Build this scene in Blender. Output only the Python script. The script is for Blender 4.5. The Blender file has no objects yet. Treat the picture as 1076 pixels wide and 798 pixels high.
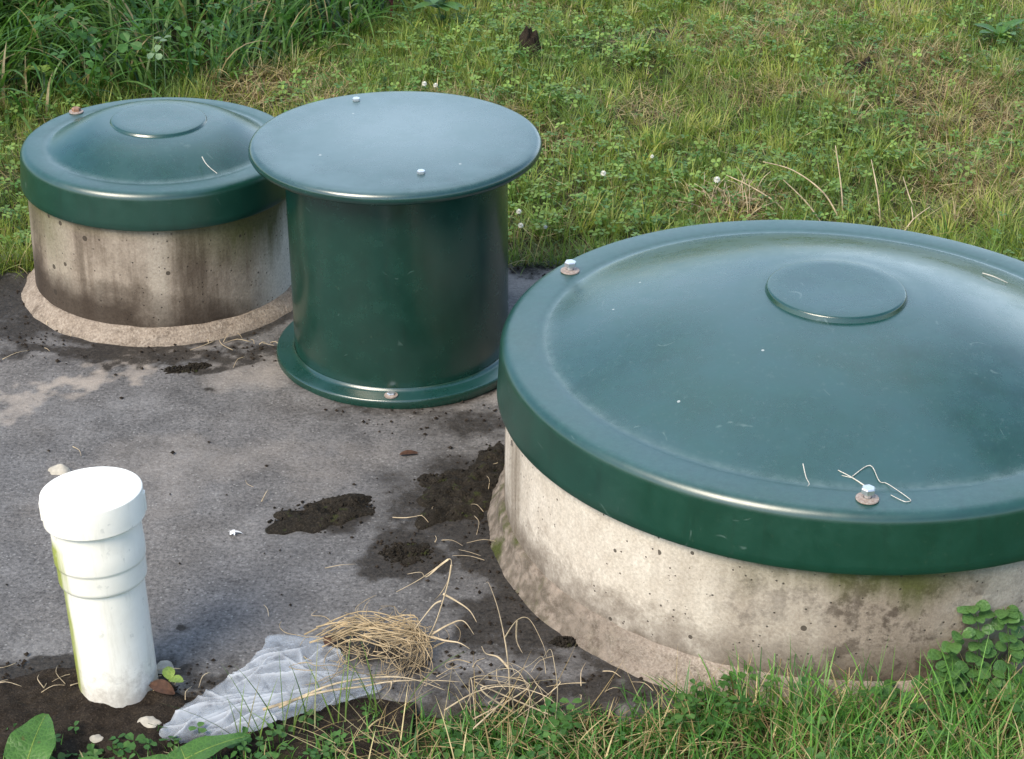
import bpy, math, random
import numpy as np
from mathutils import Vector, Matrix, noise as mnoise

SC = bpy.context.scene
COL = SC.collection
rng = np.random.default_rng(11)
random.seed(5)
R = math.radians

# ------------------------------------------------------------------ camera
cam_d = bpy.data.cameras.new("camera")
cam = bpy.data.objects.new("camera", cam_d)
COL.objects.link(cam)
PITCH, ROLL, CAM_H = R(27.4877), R(0.9693), 1.6
rt = Vector((1, 0, 0)); up = Vector((0, math.sin(PITCH), math.cos(PITCH))); fw = Vector((0, math.cos(PITCH), -math.sin(PITCH)))
r2 = rt * math.cos(ROLL) + up * math.sin(ROLL)
u2 = -rt * math.sin(ROLL) + up * math.cos(ROLL)
M = Matrix((r2, u2, -fw)).transposed().to_4x4()
M.translation = Vector((0, 0, CAM_H))
cam.matrix_world = M
cam_d.sensor_fit = 'HORIZONTAL'; cam_d.sensor_width = 36.0
cam_d.lens = 2151.0 / 1076 * 36
cam_d.clip_end = 500; cam_d.clip_start = 0.05
SC.camera = cam

# ------------------------------------------------------------------ light
ADDED_CLOUD = 11.0                          # radiance of the added cloud, in the sky texture's units
SUN_EL, SUN_AZ = 47.0, 220.0          # azimuth clockwise from +Y
w = bpy.data.worlds.new("World"); SC.world = w; w.use_nodes = True
nt = w.node_tree
sky = nt.nodes.new("ShaderNodeTexSky"); sky.sky_type = 'NISHITA'; sky.sun_disc = False
sky.sun_elevation = R(SUN_EL); sky.sun_rotation = R(SUN_AZ)
sky.air_density = 1.0; sky.dust_density = 1.0; sky.ozone_density = 1.0; sky.altitude = 100
def wn(ty, **kw):
    n = nt.nodes.new(ty)
    for k, v in kw.items(): setattr(n, k, v)
    return n
wtc = wn("ShaderNodeTexCoord"); wsep = wn("ShaderNodeSeparateXYZ"); nt.links.new(wtc.outputs['Generated'], wsep.inputs[0])
wmap = wn("ShaderNodeMapping"); wmap.inputs[1].default_value = (.35, .15, .0); wmap.inputs[3].default_value = (1, 1, 2.6); nt.links.new(wtc.outputs['Generated'], wmap.inputs[0])
wns = wn("ShaderNodeTexNoise"); wns.inputs['Scale'].default_value = 2.2; wns.inputs['Detail'].default_value = 7; wns.inputs['Roughness'].default_value = .55; nt.links.new(wmap.outputs[0], wns.inputs['Vector'])
def wrange(sock, a, b, c=0., d=1.):
    n = wn("ShaderNodeMapRange"); nt.links.new(sock, n.inputs[0])
    for i, v in enumerate((a, b, c, d)): n.inputs[i + 1].default_value = v
    return n.outputs[0]
def wmath(op, a, b):
    n = wn("ShaderNodeMath", operation=op)
    for i, v in enumerate((a, b)):
        if isinstance(v, float): n.inputs[i].default_value = v
        else: nt.links.new(v, n.inputs[i])
    return n.outputs[0]
# unseen cloud banks added and aimed for sheen on the lids, with faint low puffs
bank = None
for dv, c0, c1, k in (((-.08, .93, .37), .960, .995, .45), ((.40, .90, .15), .94, .988, .9), ((.06, .60, .80), .78, .97, .42)):
    wdot = wn("ShaderNodeVectorMath", operation='DOT_PRODUCT'); nt.links.new(wtc.outputs['Generated'], wdot.inputs[0]); wdot.inputs[1].default_value = Vector(dv).normalized()
    q = wmath('MULTIPLY', wrange(wdot.outputs['Value'], c0, c1, 0., k), wrange(wns.outputs['Fac'], .30, .55))
    bank = q if bank is None else wmath('MAXIMUM', bank, q)
puff = wmath('MULTIPLY', wrange(wns.outputs['Fac'], .54, .70), wrange(wsep.outputs[2], .75, .25, 0., .18))
cl = wmath('MAXIMUM', bank, puff)
wmx = wn("ShaderNodeMix", data_type='RGBA'); nt.links.new(cl, wmx.inputs[0]); nt.links.new(sky.outputs[0], wmx.inputs[6]); wmx.inputs[7].default_value = (ADDED_CLOUD * .80, ADDED_CLOUD * .98, ADDED_CLOUD * 1.15, 1)
nt.links.new(wmx.outputs[2], nt.nodes["Background"].inputs[0])
nt.nodes["Background"].inputs[1].default_value = 0.15
sd = bpy.data.lights.new("sun", 'SUN'); sd.energy = 2.2; sd.angle = R(30); sd.color = (1.0, 0.90, 0.72)
so = bpy.data.objects.new("sun", sd); COL.objects.link(so)
el, az = R(SUN_EL), R(SUN_AZ)
sdir = Vector((math.sin(az) * math.cos(el), math.cos(az) * math.cos(el), math.sin(el)))
so.rotation_euler = sdir.to_track_quat('Z', 'Y').to_euler()
so.location = sdir * 20
SC.view_settings.view_transform = 'Standard'
SC.view_settings.look = 'None'
SC.view_settings.exposure = 0.93
SC.view_settings.gamma = 1.0
SC.view_settings.use_curve_mapping = False
SC.cycles.max_bounces = 6; SC.cycles.transparent_max_bounces = 8

# ------------------------------------------------------------------ node helpers
class NT:
    def __init__(s, name):
        s.m = bpy.data.materials.new(name); s.m.use_nodes = True
        s.t = s.m.node_tree; s.t.nodes.clear()
        s.out = s.t.nodes.new("ShaderNodeOutputMaterial")
        s.tc = s.t.nodes.new("ShaderNodeTexCoord")
        s.co = s.tc.outputs['Object']
    def n(s, ty, props=None, **inp):
        nd = s.t.nodes.new("ShaderNode" + ty)
        for k, v in (props or {}).items(): setattr(nd, k, v)
        for k, v in inp.items():
            key = int(k[1:]) if k[0] == 'i' and k[1:].isdigit() else k.replace('_', ' ')
            s.set(nd.inputs[key], v)
        return nd
    def set(s, sock, v):
        if isinstance(v, bpy.types.NodeSocket): s.t.links.new(v, sock)
        else: sock.default_value = v
    def math(s, op, a, b=0.0, clamp=False):
        nd = s.n("Math", dict(operation=op, use_clamp=clamp)); s.set(nd.inputs[0], a); s.set(nd.inputs[1], b); return nd.outputs[0]
    def vmath(s, op, a, b=(0, 0, 0)):
        nd = s.n("VectorMath", dict(operation=op)); s.set(nd.inputs[0], a); s.set(nd.inputs[1], b)
        return nd.outputs['Value'] if op in ('LENGTH', 'DISTANCE', 'DOT_PRODUCT') else nd.outputs['Vector']
    def scaled(s, v, off=(0, 0, 0)):
        return s.vmath('ADD', s.vmath('MULTIPLY', s.co, v), off)
    def noise(s, scale, detail=5, rough=0.6, vec=None, dist=0.0):
        nd = s.n("TexNoise", Scale=scale, Detail=detail, Roughness=rough, Distortion=dist)
        s.t.links.new(vec if vec is not None else s.co, nd.inputs['Vector']); return nd.outputs['Fac']
    def noisec(s, scale, detail=3):
        nd = s.n("TexNoise", Scale=scale, Detail=detail); s.t.links.new(s.co, nd.inputs['Vector']); return nd.outputs['Color']
    def voro(s, scale, feature='F1', vec=None, out='Distance', rand=1.0):
        nd = s.n("TexVoronoi", dict(feature=feature), Scale=scale, Randomness=rand)
        s.t.links.new(vec if vec is not None else s.co, nd.inputs['Vector']); return nd.outputs[out]
    def rng(s, v, a, b, c=0.0, d=1.0):
        nd = s.n("MapRange"); nd.clamp = True
        s.set(nd.inputs[0], v)
        for i, x in enumerate((a, b, c, d)): s.set(nd.inputs[i + 1], x)
        return nd.outputs[0]
    def mix(s, f, a, b, mode='MIX'):
        nd = s.n("Mix", dict(data_type='RGBA', blend_type=mode, clamp_factor=True))
        s.set(nd.inputs[0], f)
        for i, x in ((6, a), (7, b)):
            if isinstance(x, tuple) and len(x) == 3: x = (*x, 1)
            s.set(nd.inputs[i], x)
        return nd.outputs[2]
    def bump(s, h, strength=0.3, dist=0.01, normal=None):
        nd = s.n("Bump", Strength=strength, Distance=dist, Height=h)
        if normal is not None: s.t.links.new(normal, nd.inputs['Normal'])
        return nd.outputs[0]
    def sep(s, v=None):
        nd = s.n("SeparateXYZ"); s.t.links.new(v if v is not None else s.co, nd.inputs[0]); return nd.outputs
    def principled(s, **inp):
        nd = s.n("BsdfPrincipled")
        for k, v in inp.items():
            if isinstance(v, tuple) and len(v) == 3: v = (*v, 1)
            s.set(nd.inputs[k.replace('_', ' ')], v)
        s.t.links.new(nd.outputs[0], s.out.inputs[0]); return nd

# ------------------------------------------------------------------ materials
def mat_slab():
    s = NT("worn_concrete")
    at = s.sep(s.n('Attribute', dict(attribute_name='StainShade')).outputs['Color'])
    big = s.noise(2.2, 4); mid = s.noise(14, 8, .7); fine = s.noise(160, 5, .75)
    c = s.mix(s.rng(mid, .33, .68), (.088, .085, .083), (.188, .181, .175))
    c = s.mix(s.math('MULTIPLY', s.rng(big, .42, .65), .55), c, (.175, .160, .145))
    c = s.mix(s.rng(fine, .28, .75), s.mix(1.0, c, (.34, .34, .35), 'MULTIPLY'), s.mix(1.0, c, (1.66, 1.63, 1.6), 'MULTIPLY'))
    peb = s.voro(210); pebc = s.sep(s.voro(210, out='Color'))
    c = s.mix(s.math('MULTIPLY', s.rng(pebc[0], .84, .95, 0, .6), s.rng(peb, .45, .25)), c, (.32, .31, .29))
    c = s.mix(s.math('MULTIPLY', s.rng(pebc[1], .84, .95, 0, .7), s.rng(peb, .45, .25)), c, (.04, .038, .036))
    # pale lime bloom
    c = s.mix(s.math('MULTIPLY', s.rng(s.noise(6, 9, .8), .52, .68), .35), c, (.30, .29, .28))
    # warm tint streaks, a band of light put into the slab colour
    c = s.mix(s.math('MULTIPLY', at[1], s.rng(mid, .3, .55, .4, 1)), c, (.40, .34, .28))
    # damp and dirt stains, with contact shade painted around the feet
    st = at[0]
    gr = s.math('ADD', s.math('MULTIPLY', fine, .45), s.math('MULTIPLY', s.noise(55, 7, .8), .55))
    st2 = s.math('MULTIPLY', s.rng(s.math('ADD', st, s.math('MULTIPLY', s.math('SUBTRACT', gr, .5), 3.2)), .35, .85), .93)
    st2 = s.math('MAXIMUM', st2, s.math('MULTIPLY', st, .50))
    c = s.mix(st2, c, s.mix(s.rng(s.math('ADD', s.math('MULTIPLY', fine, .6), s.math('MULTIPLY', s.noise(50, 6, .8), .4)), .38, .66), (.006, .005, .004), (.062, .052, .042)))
    wet = s.rng(st, .2, .8, .86, .74)
    h = s.math('ADD', s.math('MULTIPLY', fine, 1.0), s.math('MULTIPLY', mid, .8))
    h = s.math('SUBTRACT', h, s.math('MULTIPLY', s.rng(s.voro(45), .16, .05), .6))
    s.principled(Base_Color=c, Roughness=wet, Specular_IOR_Level=.18, Normal=s.bump(h, .55, .004))
    return s.m

def mat_ring(kind):
    s = NT("cast_concrete_" + kind)
    x, y, z = s.sep()
    streak = s.noise(1.0, 5, .6, s.scaled((16, 16, 1.6)))
    big = s.noise(7, 6, .6); mid = s.noise(28, 6, .7); fine = s.noise(220, 4, .7)
    if kind == 'big':
        c = s.mix(s.rng(mid, .3, .7), (.50, .43, .35), (.66, .59, .50))
        brown = s.math('MULTIPLY', s.rng(s.math('ADD', x, s.math('MULTIPLY', s.math('SUBTRACT', streak, .5), .35)), -.25, -.02), s.rng(big, .28, .46))
        c = s.mix(s.math('MULTIPLY', s.math('POWER', brown, .8), .80), c, (.20, .15, .11))
        c = s.mix(s.math('MULTIPLY', s.rng(mid, .48, .58), s.math('MULTIPLY', brown, .8)), c, (.065, .046, .033))
        pale = s.math('MULTIPLY', s.rng(x, .08, .14), s.rng(s.noise(9, 5), .42, .58))
        c = s.mix(s.math('MULTIPLY', pale, .75), c, (.36, .325, .28))
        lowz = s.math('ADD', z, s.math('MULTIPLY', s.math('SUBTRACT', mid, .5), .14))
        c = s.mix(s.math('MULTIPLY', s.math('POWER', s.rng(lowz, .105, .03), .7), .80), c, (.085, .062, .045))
        left = s.rng(x, -.42, -.45)
        c = s.mix(s.math('MULTIPLY', s.math('MULTIPLY', left, s.rng(streak, .35, .6)), .8), c, (.13, .095, .06))
        gz = s.math('ADD', z, s.math('MULTIPLY', s.math('SUBTRACT', streak, .5), .12))
        gx = s.math('MULTIPLY', s.rng(x, -.22, -.02), s.rng(x, .20, .06))
        c = s.mix(s.math('MULTIPLY', s.math('MULTIPLY', s.rng(gz, .155, .205), gx), .95), c, (.075, .080, .022))
    else:
        c = s.mix(s.rng(mid, .3, .7), (.19, .150, .112), (.34, .28, .22))
        c = s.mix(s.math('MULTIPLY', s.rng(streak, .47, .66), .7), c, (.44, .38, .305))
        c = s.mix(s.math('MULTIPLY', s.rng(streak, .50, .36), .85), c, (.075, .055, .038))
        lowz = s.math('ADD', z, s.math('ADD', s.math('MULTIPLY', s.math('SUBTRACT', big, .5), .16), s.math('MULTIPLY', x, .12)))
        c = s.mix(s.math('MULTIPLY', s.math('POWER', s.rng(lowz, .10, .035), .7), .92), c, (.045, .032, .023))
        c = s.mix(s.math('MULTIPLY', s.rng(x, .172, .215), .85), c, (.80, .74, .66))  # paler right side, the light falling there put into the colour
        green = s.math('MULTIPLY', s.rng(s.math('ADD', z, s.math('MULTIPLY', s.math('SUBTRACT', streak, .5), .22)), .10, .19), s.math('MAXIMUM', s.rng(x, .03, .16), s.math('MULTIPLY', s.rng(x, -.12, -.17), .6)))
        c = s.mix(s.math('MULTIPLY', green, .92), c, (.075, .080, .022))
        c = s.mix(s.math('MULTIPLY', s.rng(z, .185, .207), .45), c, (.11, .10, .04))
    c = s.mix(s.rng(fine, .25, .75), s.mix(1.0, c, (.72, .70, .68), 'MULTIPLY'), s.mix(1.0, c, (1.22, 1.22, 1.22), 'MULTIPLY'))
    v = s.voro(42); vc = s.sep(s.voro(42, out='Color'))
    pit = s.math('MULTIPLY', s.math('LESS_THAN', v, s.math('ADD', s.math('MULTIPLY', s.math('MULTIPLY', vc[1], vc[1]), .20), .03)), s.rng(vc[0], .60, .64))
    v2 = s.voro(130); v2c = s.sep(s.voro(130, out='Color'))
    pit2 = s.math('MULTIPLY', s.rng(v2, .24, .12), s.rng(v2c[0], .80, .84))
    pit = s.math('MAXIMUM', pit, pit2)
    c = s.mix(s.math('MULTIPLY', pit, .85), c, (.045, .035, .026))
    h = s.math('SUBTRACT', s.math('ADD', s.math('MULTIPLY', fine, .35), s.math('MULTIPLY', mid, .5)), s.math('MULTIPLY', pit, .9))
    s.principled(Base_Color=c, Roughness=.9, Specular_IOR_Level=.25, Normal=s.bump(h, .5, .004))
    return s.m

def mat_fillet(kind):
    s = NT("mortar_" + kind)
    mid = s.noise(60, 7, .75); fine = s.noise(240, 4, .7)
    x, y, z = s.sep()
    a, b = ((.29, .235, .185), (.48, .405, .335)) if kind == 'big' else ((.27, .215, .165), (.42, .35, .28))
    c = s.mix(s.rng(mid, .3, .7), a, b)
    if kind == 'big':
        c = s.mix(s.math('MULTIPLY', s.math('MULTIPLY', s.rng(x, -.20, -.40), .75), s.rng(mid, .40, .54)), c, (.075, .060, .040))
        c = s.mix(s.math('MULTIPLY', s.rng(x, -.30, -.46), s.rng(s.noise(12), .5, .6)), c, (.07, .08, .022))
    c = s.mix(s.math('MULTIPLY', s.rng(s.noise(40, 7, .8), .52, .64), .6), c, (.095, .07, .052))
    c = s.mix(s.rng(fine, .3, .75), s.mix(1.0, c, (.66, .64, .62), 'MULTIPLY'), s.mix(1.0, c, (1.25, 1.25, 1.25), 'MULTIPLY'))
    s.principled(Base_Color=c, Roughness=.92, Specular_IOR_Level=.2, Normal=s.bump(s.math('ADD', fine, mid), .6, .005))
    return s.m

def mat_green(name, base=(.003, .034, .022), dust_and_sheen=.35, rough=.30, dust_sheen=(.025, .090, .105), patch=False, groove=0):
    s = NT(name)
    x, y, z = s.sep(s.n("NewGeometry").outputs['Normal'])
    big = s.noise(5, 6, .65); mid = s.noise(22, 7, .7); fine = s.noise(260, 3, .6)
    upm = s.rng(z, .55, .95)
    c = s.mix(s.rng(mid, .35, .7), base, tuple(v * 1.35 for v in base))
    d = s.math('MULTIPLY', s.math('MULTIPLY', upm, s.rng(big, .38, .66)), dust_and_sheen)
    c = s.mix(s.math('POWER', d, .8), c, dust_sheen)  # bluish dust tint on upward faces, sky reflection put into the colour
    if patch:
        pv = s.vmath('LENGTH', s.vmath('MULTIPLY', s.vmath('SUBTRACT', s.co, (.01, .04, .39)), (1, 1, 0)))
        c = s.mix(s.math('MULTIPLY', s.rng(s.math('ADD', pv, s.math('MULTIPLY', s.math('SUBTRACT', big, .5), .22)), .20, .04), s.math('MULTIPLY', upm, .50)), c, (.17, .23, .235))  # whitish sky sheen painted into the middle of the plate
    gr = s.noise(120, 6, .8)
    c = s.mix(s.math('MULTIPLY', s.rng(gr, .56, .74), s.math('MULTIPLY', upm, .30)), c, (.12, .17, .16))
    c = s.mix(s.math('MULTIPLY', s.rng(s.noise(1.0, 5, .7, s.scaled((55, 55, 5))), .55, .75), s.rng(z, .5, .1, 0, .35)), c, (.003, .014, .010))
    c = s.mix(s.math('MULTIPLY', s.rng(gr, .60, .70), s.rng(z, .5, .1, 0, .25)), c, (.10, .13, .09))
    if groove:
        rad = s.vmath('LENGTH', s.vmath('MULTIPLY', s.co, (1, 1, 0)))
        gv = s.math('SUBTRACT', 1.0, s.math('MULTIPLY', s.math('ABSOLUTE', s.math('SUBTRACT', rad, groove)), 1 / .010), True)
        c = s.mix(s.math('MULTIPLY', s.math('MULTIPLY', gv, s.rng(s.noise(40, 6, .75), .35, .65)), s.math('MULTIPLY', upm, .55)), c, (.10, .15, .135))
        band = s.math('MULTIPLY', s.rng(rad, groove, groove + .008), upm)
        c = s.mix(s.math('MULTIPLY', band, s.rng(s.noise(90, 6, .8), .40, .70, .02, .32)), c, (.045, .125, .105))
    hair = s.math('ABSOLUTE', s.math('SUBTRACT', s.noise(9, 1, .5), .5))
    c = s.mix(s.math('MULTIPLY', s.rng(hair, .0045, .0015), s.rng(s.noise(30, 2), .60, .66, 0, .35)), c, (.13, .19, .17))
    # bird lime and chips
    v = s.voro(26); vc = s.sep(s.voro(26, out='Color'))
    fl = s.math('MULTIPLY', s.math('LESS_THAN', v, s.math('MULTIPLY', s.math('MULTIPLY', vc[1], vc[1]), .08)), s.math('GREATER_THAN', vc[0], .84))
    c = s.mix(s.math('MULTIPLY', fl, .7), c, (.42, .44, .40))
    # short scuffs down the skirt
    v3 = s.voro(9, vec=s.scaled((2.2, 2.2, .55))); v3c = s.sep(s.voro(9, vec=s.scaled((2.2, 2.2, .55)), out='Color'))
    sc = s.math('MULTIPLY', s.math('MULTIPLY', s.rng(v3, .05, .02), s.rng(v3c[0], .70, .72)), s.rng(z, .4, .2))
    c = s.mix(s.math('MULTIPLY', sc, .5), c, (.30, .33, .27))
    ro = s.math('ADD', rough, s.math('MULTIPLY', upm, s.rng(big, .35, .7, 0, .10)))
    ro = s.math('ADD', ro, s.rng(mid, .4, .7, 0, .08))
    if groove: ro = s.math('ADD', ro, s.rng(rad, groove, groove + .01, 0, .08))
    h = s.math('ADD', s.math('MULTIPLY', mid, .5), s.math('MULTIPLY', fine, .25))
    s.principled(Base_Color=c, Roughness=ro, IOR=1.75, Specular_IOR_Level=.55, Normal=s.bump(h, .10, .002))
    return s.m

def mat_steel(rust=.15):
    s = NT("zinc_bolt" if rust < .5 else "rusty_washer")
    n = s.noise(300, 4)
    c = s.mix(s.rng(n, .45, .65, 0, rust), (.75, .75, .74), (.20, .10, .05))
    if rust > .5: c = s.mix(s.rng(n, .3, .7), (.23, .155, .12), (.42, .36, .31))
    s.principled(Base_Color=c, Metallic=.9 if rust < .5 else .15, Roughness=.38 if rust < .5 else .7)
    return s.m

def mat_pvc():
    s = NT("white_pvc")
    x, y, z = s.sep()
    n = s.noise(30, 5, .6)
    c = s.mix(s.rng(n, .4, .7), (.88, .835, .75), (.81, .765, .68))
    st = s.noise(1.0, 4, .6, s.scaled((60, 60, 9)))
    side = s.math('MULTIPLY', s.rng(s.math('ADD', x, s.math('MULTIPLY', s.math('SUBTRACT', st, .5), .030)), -.034, -.048), s.rng(z, .25, .235))
    c = s.mix(s.math('MULTIPLY', side, .95), c, (.30, .35, .035))
    spl = s.noise(75, 5, .75)
    c = s.mix(s.math('MULTIPLY', s.rng(s.math('ADD', z, s.math('MULTIPLY', s.math('SUBTRACT', spl, .5), .16)), .06, .01), .5), c, (.30, .25, .19))
    c = s.mix(s.math('MULTIPLY', s.rng(s.noise(1.0, 5, .7, s.scaled((50, 50, 7))), .54, .70), .35), c, (.52, .47, .38))
    c = s.mix(s.math('MULTIPLY', s.rng(s.noise(70, 3), .64, .70), .5), c, (.55, .53, .48))
    s.principled(Base_Color=c, Roughness=.34, Specular_IOR_Level=.5, Subsurface_Weight=0.0)
    return s.m

def mat_soil(name, a=(.018, .013, .009), b=(.075, .055, .038), moss=0.0):
    s = NT(name)
    n = s.noise(40, 8, .75); f = s.noise(300, 4, .7)
    c = s.mix(s.rng(n, .3, .7), a, b)
    c = s.mix(s.rng(f, .52, .75, 0, .6), c, tuple(v * 2.6 for v in b))
    if moss: c = s.mix(s.rng(s.noise(55, 5), .60, .68, 0, moss), c, (.055, .065, .018))
    s.principled(Base_Color=c, Roughness=.95, Specular_IOR_Level=.15, Normal=s.bump(s.math('ADD', n, f), .9, .008))
    return s.m

def mat_leaf(name, trans=.35, rough=.5, spec=.25):
    s = NT(name)
    a = s.n("Attribute", dict(attribute_name="Col")).outputs['Color']
    n = s.noise(130, 3)
    c = s.mix(s.rng(n, .35, .65), s.mix(1.0, a, (.82, .82, .80), 'MULTIPLY'), s.mix(1.0, a, (1.15, 1.15, 1.12), 'MULTIPLY'))
    p = s.principled(Base_Color=c, Roughness=rough, Specular_IOR_Level=spec)
    if trans:
        t = s.n("BsdfTranslucent"); s.t.links.new(s.mix(1.0, c, (1.3, 1.35, .8), 'MULTIPLY'), t.inputs[0])
        mx = s.n("MixShader"); mx.inputs[0].default_value = trans
        s.t.links.new(p.outputs[0], mx.inputs[1]); s.t.links.new(t.outputs[0], mx.inputs[2])
        s.t.links.new(mx.outputs[0], s.out.inputs[0])
    return s.m

def mat_plain(name, c, rough=.7, spec=.3, var=.25, scale=60, metal=0):
    s = NT(name)
    n = s.noise(scale, 5, .65)
    cc = s.mix(s.rng(n, .3, .7), tuple(v * (1 - var) for v in c), tuple(v * (1 + var) for v in c))
    s.principled(Base_Color=cc, Roughness=rough, Specular_IOR_Level=spec, Metallic=metal, Normal=s.bump(n, .3, .002))
    return s.m

def mat_veined(name, c1, c2):
    s = NT(name)
    n = s.noise(25, 5, .6); f = s.voro(170, 'DISTANCE_TO_EDGE')
    c = s.mix(s.rng(n, .35, .65), c1, c2)
    c = s.mix(s.rng(f, .10, .02, 0, .35), c, tuple(v * 1.5 for v in c2))
    c = s.mix(s.rng(s.noise(60, 3), .66, .72, 0, .6), c, (.10, .07, .02))
    p = s.principled(Base_Color=c, Roughness=.42, Specular_IOR_Level=.4, Normal=s.bump(f, .4, .003))
    t = s.n("BsdfTranslucent"); s.t.links.new(s.mix(1.0, c, (1.2, 1.3, .6), 'MULTIPLY'), t.inputs[0])
    mx = s.n("MixShader"); mx.inputs[0].default_value = .3
    s.t.links.new(p.outputs[0], mx.inputs[1]); s.t.links.new(t.outputs[0], mx.inputs[2]); s.t.links.new(mx.outputs[0], s.out.inputs[0])
    return s.m

def mat_plastic():
    s = NT("cloudy_plastic")
    n = s.noise(14, 6, .65); f = s.noise(90, 4, .7)
    c = s.mix(s.rng(n, .35, .65), (.40, .42, .45), (.60, .62, .64))
    c = s.mix(s.rng(s.noise(38, 4, .65), .56, .68, 0, .75), c, (.12, .125, .14))
    fold = s.sep(s.n("Attribute", dict(attribute_name="Col")).outputs['Color'])[0]
    c = s.mix(s.math('MULTIPLY', fold, .8), c, (.80, .81, .82))
    p = s.principled(Base_Color=c, Roughness=.20, Specular_IOR_Level=.8, Normal=s.bump(s.math('ADD', n, s.math('MULTIPLY', f, .2)), .45, .006))
    t = s.n("BsdfTransparent"); t.inputs[0].default_value = (.93, .94, .95, 1)
    mx = s.n("MixShader"); s.set(mx.inputs[0], s.math('SUBTRACT', s.rng(s.noise(11, 6, .65), .34, .62, .52, .90), s.math('MULTIPLY', fold, .4), True))
    s.t.links.new(p.outputs[0], mx.inputs[1]); s.t.links.new(t.outputs[0], mx.inputs[2]); s.t.links.new(mx.outputs[0], s.out.inputs[0])
    return s.m

def mat_ground():
    s = NT("lawn_soil")
    big = s.noise(1.6, 5); n = s.noise(25, 8, .75); f = s.noise(220, 4, .7)
    soil = s.mix(s.rng(n, .3, .7), (.016, .013, .008), (.075, .058, .036))
    x, y, z = s.sep()
    gr = s.mix(s.rng(n, .3, .7), (.035, .070, .016), (.105, .135, .036))
    far = s.math('MAXIMUM', s.rng(s.vmath('LENGTH', s.vmath('SUBTRACT', s.co, (0, 4.0, 0))), 1.8, 4.0), .30)
    c = s.mix(far, soil, gr)
    c = s.mix(s.rng(f, .55, .75, 0, .5), c, (.12, .10, .055))
    s.principled(Base_Color=c, Roughness=.95, Specular_IOR_Level=.1, Normal=s.bump(s.math('ADD', n, f), .8, .01))
    return s.m

M_SLAB = mat_slab(); M_RBIG = mat_ring('big'); M_RSMALL = mat_ring('small')
M_FBIG = mat_fillet('big'); M_FSMALL = mat_fillet('small')
M_LID = mat_green("green_grp_lid", dust_and_sheen=.30, rough=.21, groove=.408)
M_LID2 = mat_green("green_grp_small_lid", dust_and_sheen=.30, rough=.22, groove=.197)
M_TUBE = mat_green("green_grp_pipe", base=(.003, .030, .020), dust_and_sheen=.25, rough=.22)
M_COVER = mat_green("green_grp_cover", base=(.006, .034, .028), dust_and_sheen=.60, rough=.21, dust_sheen=(.09, .15, .155), patch=True)
M_BOLT = mat_steel(.15); M_WASH = mat_steel(.9)
M_RUST = mat_plain("rusty_bolt", (.30, .17, .11), .7, .3, .4, 300, .3); M_PVC = mat_pvc(); M_SOIL = mat_soil("dark_soil", (.010, .007, .005), (.060, .045, .032)); M_MUD = mat_soil("wet_mud", (.008, .007, .005), (.050, .040, .029), .8)
M_BLADE = mat_leaf("grass_blade", .42, .42, .4); M_DRY = mat_leaf("dry_straw", .25, .65, .2); M_CLOVER = mat_leaf("clover_leaf", .3, .5, .3)
M_STRAW = mat_plain("pale_straw", (.46, .36, .23), .65, .3, .5, 40)
M_ROOT = mat_plain("root_fibre", (.38, .285, .165), .75, .2, .55, 35)
M_PLASTIC = mat_plastic(); M_DOCK = mat_veined("dock_leaf", (.045, .12, .020), (.085, .19, .035))
M_GLOSSLEAF = mat_veined("glossy_leaf", (.05, .125, .035), (.10, .20, .055))
M_LIME = mat_veined("young_leaf", (.16, .24, .04), (.24, .33, .07))
M_BROWN = mat_plain("dead_leaf", (.075, .036, .020), .7, .3, .5, 120); M_STONE = mat_plain("pale_stone", (.42, .38, .31), .85)
M_WIRE = mat_plain("pale_wire", (.52, .49, .42), .6, .3, .45, 400); M_WHITE = mat_plain("white_petal", (.80, .78, .70), .6, var=.12)
M_CORE = mat_plain("yellow_centre", (.55, .48, .15), .7); M_STEM = mat_plain("green_stem", (.09, .15, .04), .6)
M_PAPER = mat_plain("white_scrap", (.78, .77, .75), .7); M_REDSTEM = mat_plain("red_stem", (.12, .035, .028), .7)

# ------------------------------------------------------------------ mesh helpers
def link(o, parent=None):
    COL.objects.link(o)
    if parent: o.parent = parent
    return o
def mesh_obj(name, V, Fs, mat, parent=None, smooth=True, cols=None, sharp=None):
    me = bpy.data.meshes.new(name)
    V = np.asarray(V, np.float32)
    if isinstance(Fs, np.ndarray):
        k = Fs.shape[1]; nf = len(Fs)
        me.vertices.add(len(V)); me.vertices.foreach_set("co", V.ravel())
        me.loops.add(nf * k); me.loops.foreach_set("vertex_index", Fs.astype(np.int32).ravel())
        me.polygons.add(nf); me.polygons.foreach_set("loop_start", np.arange(0, nf * k, k, dtype=np.int32))
        me.polygons.foreach_set("loop_total", np.full(nf, k, np.int32))
        me.update(calc_edges=True); me.validate()
    else:
        me.from_pydata([tuple(map(float, v)) for v in V], [], [tuple(map(int, f)) for f in Fs]); me.update()
    if cols is not None:
        a = me.color_attributes.new("Col", 'FLOAT_COLOR', 'POINT')
        a.data.foreach_set("color", np.concatenate([cols, np.ones((len(cols), 1))], 1).astype(np.float32).ravel())
    me.polygons.foreach_set("use_smooth", np.full(len(me.polygons), smooth))
    if sharp: me.set_sharp_from_angle(angle=R(sharp))
    me.materials.append(mat)
    return link(bpy.data.objects.new(name, me), parent)
def empty(name, label, cat, loc, rot=(0, 0, 0), group=None):
    o = bpy.data.objects.new(name, None); link(o); o.location = loc; o.rotation_euler = rot
    o.empty_display_size = .05
    return tag(o, label, cat, group)
def tag(o, label, cat, group=None):
    o['label'] = label; o['category'] = cat
    if group: o['group'] = group
    return o
def kind(o, k): o['kind'] = k; return o

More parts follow.
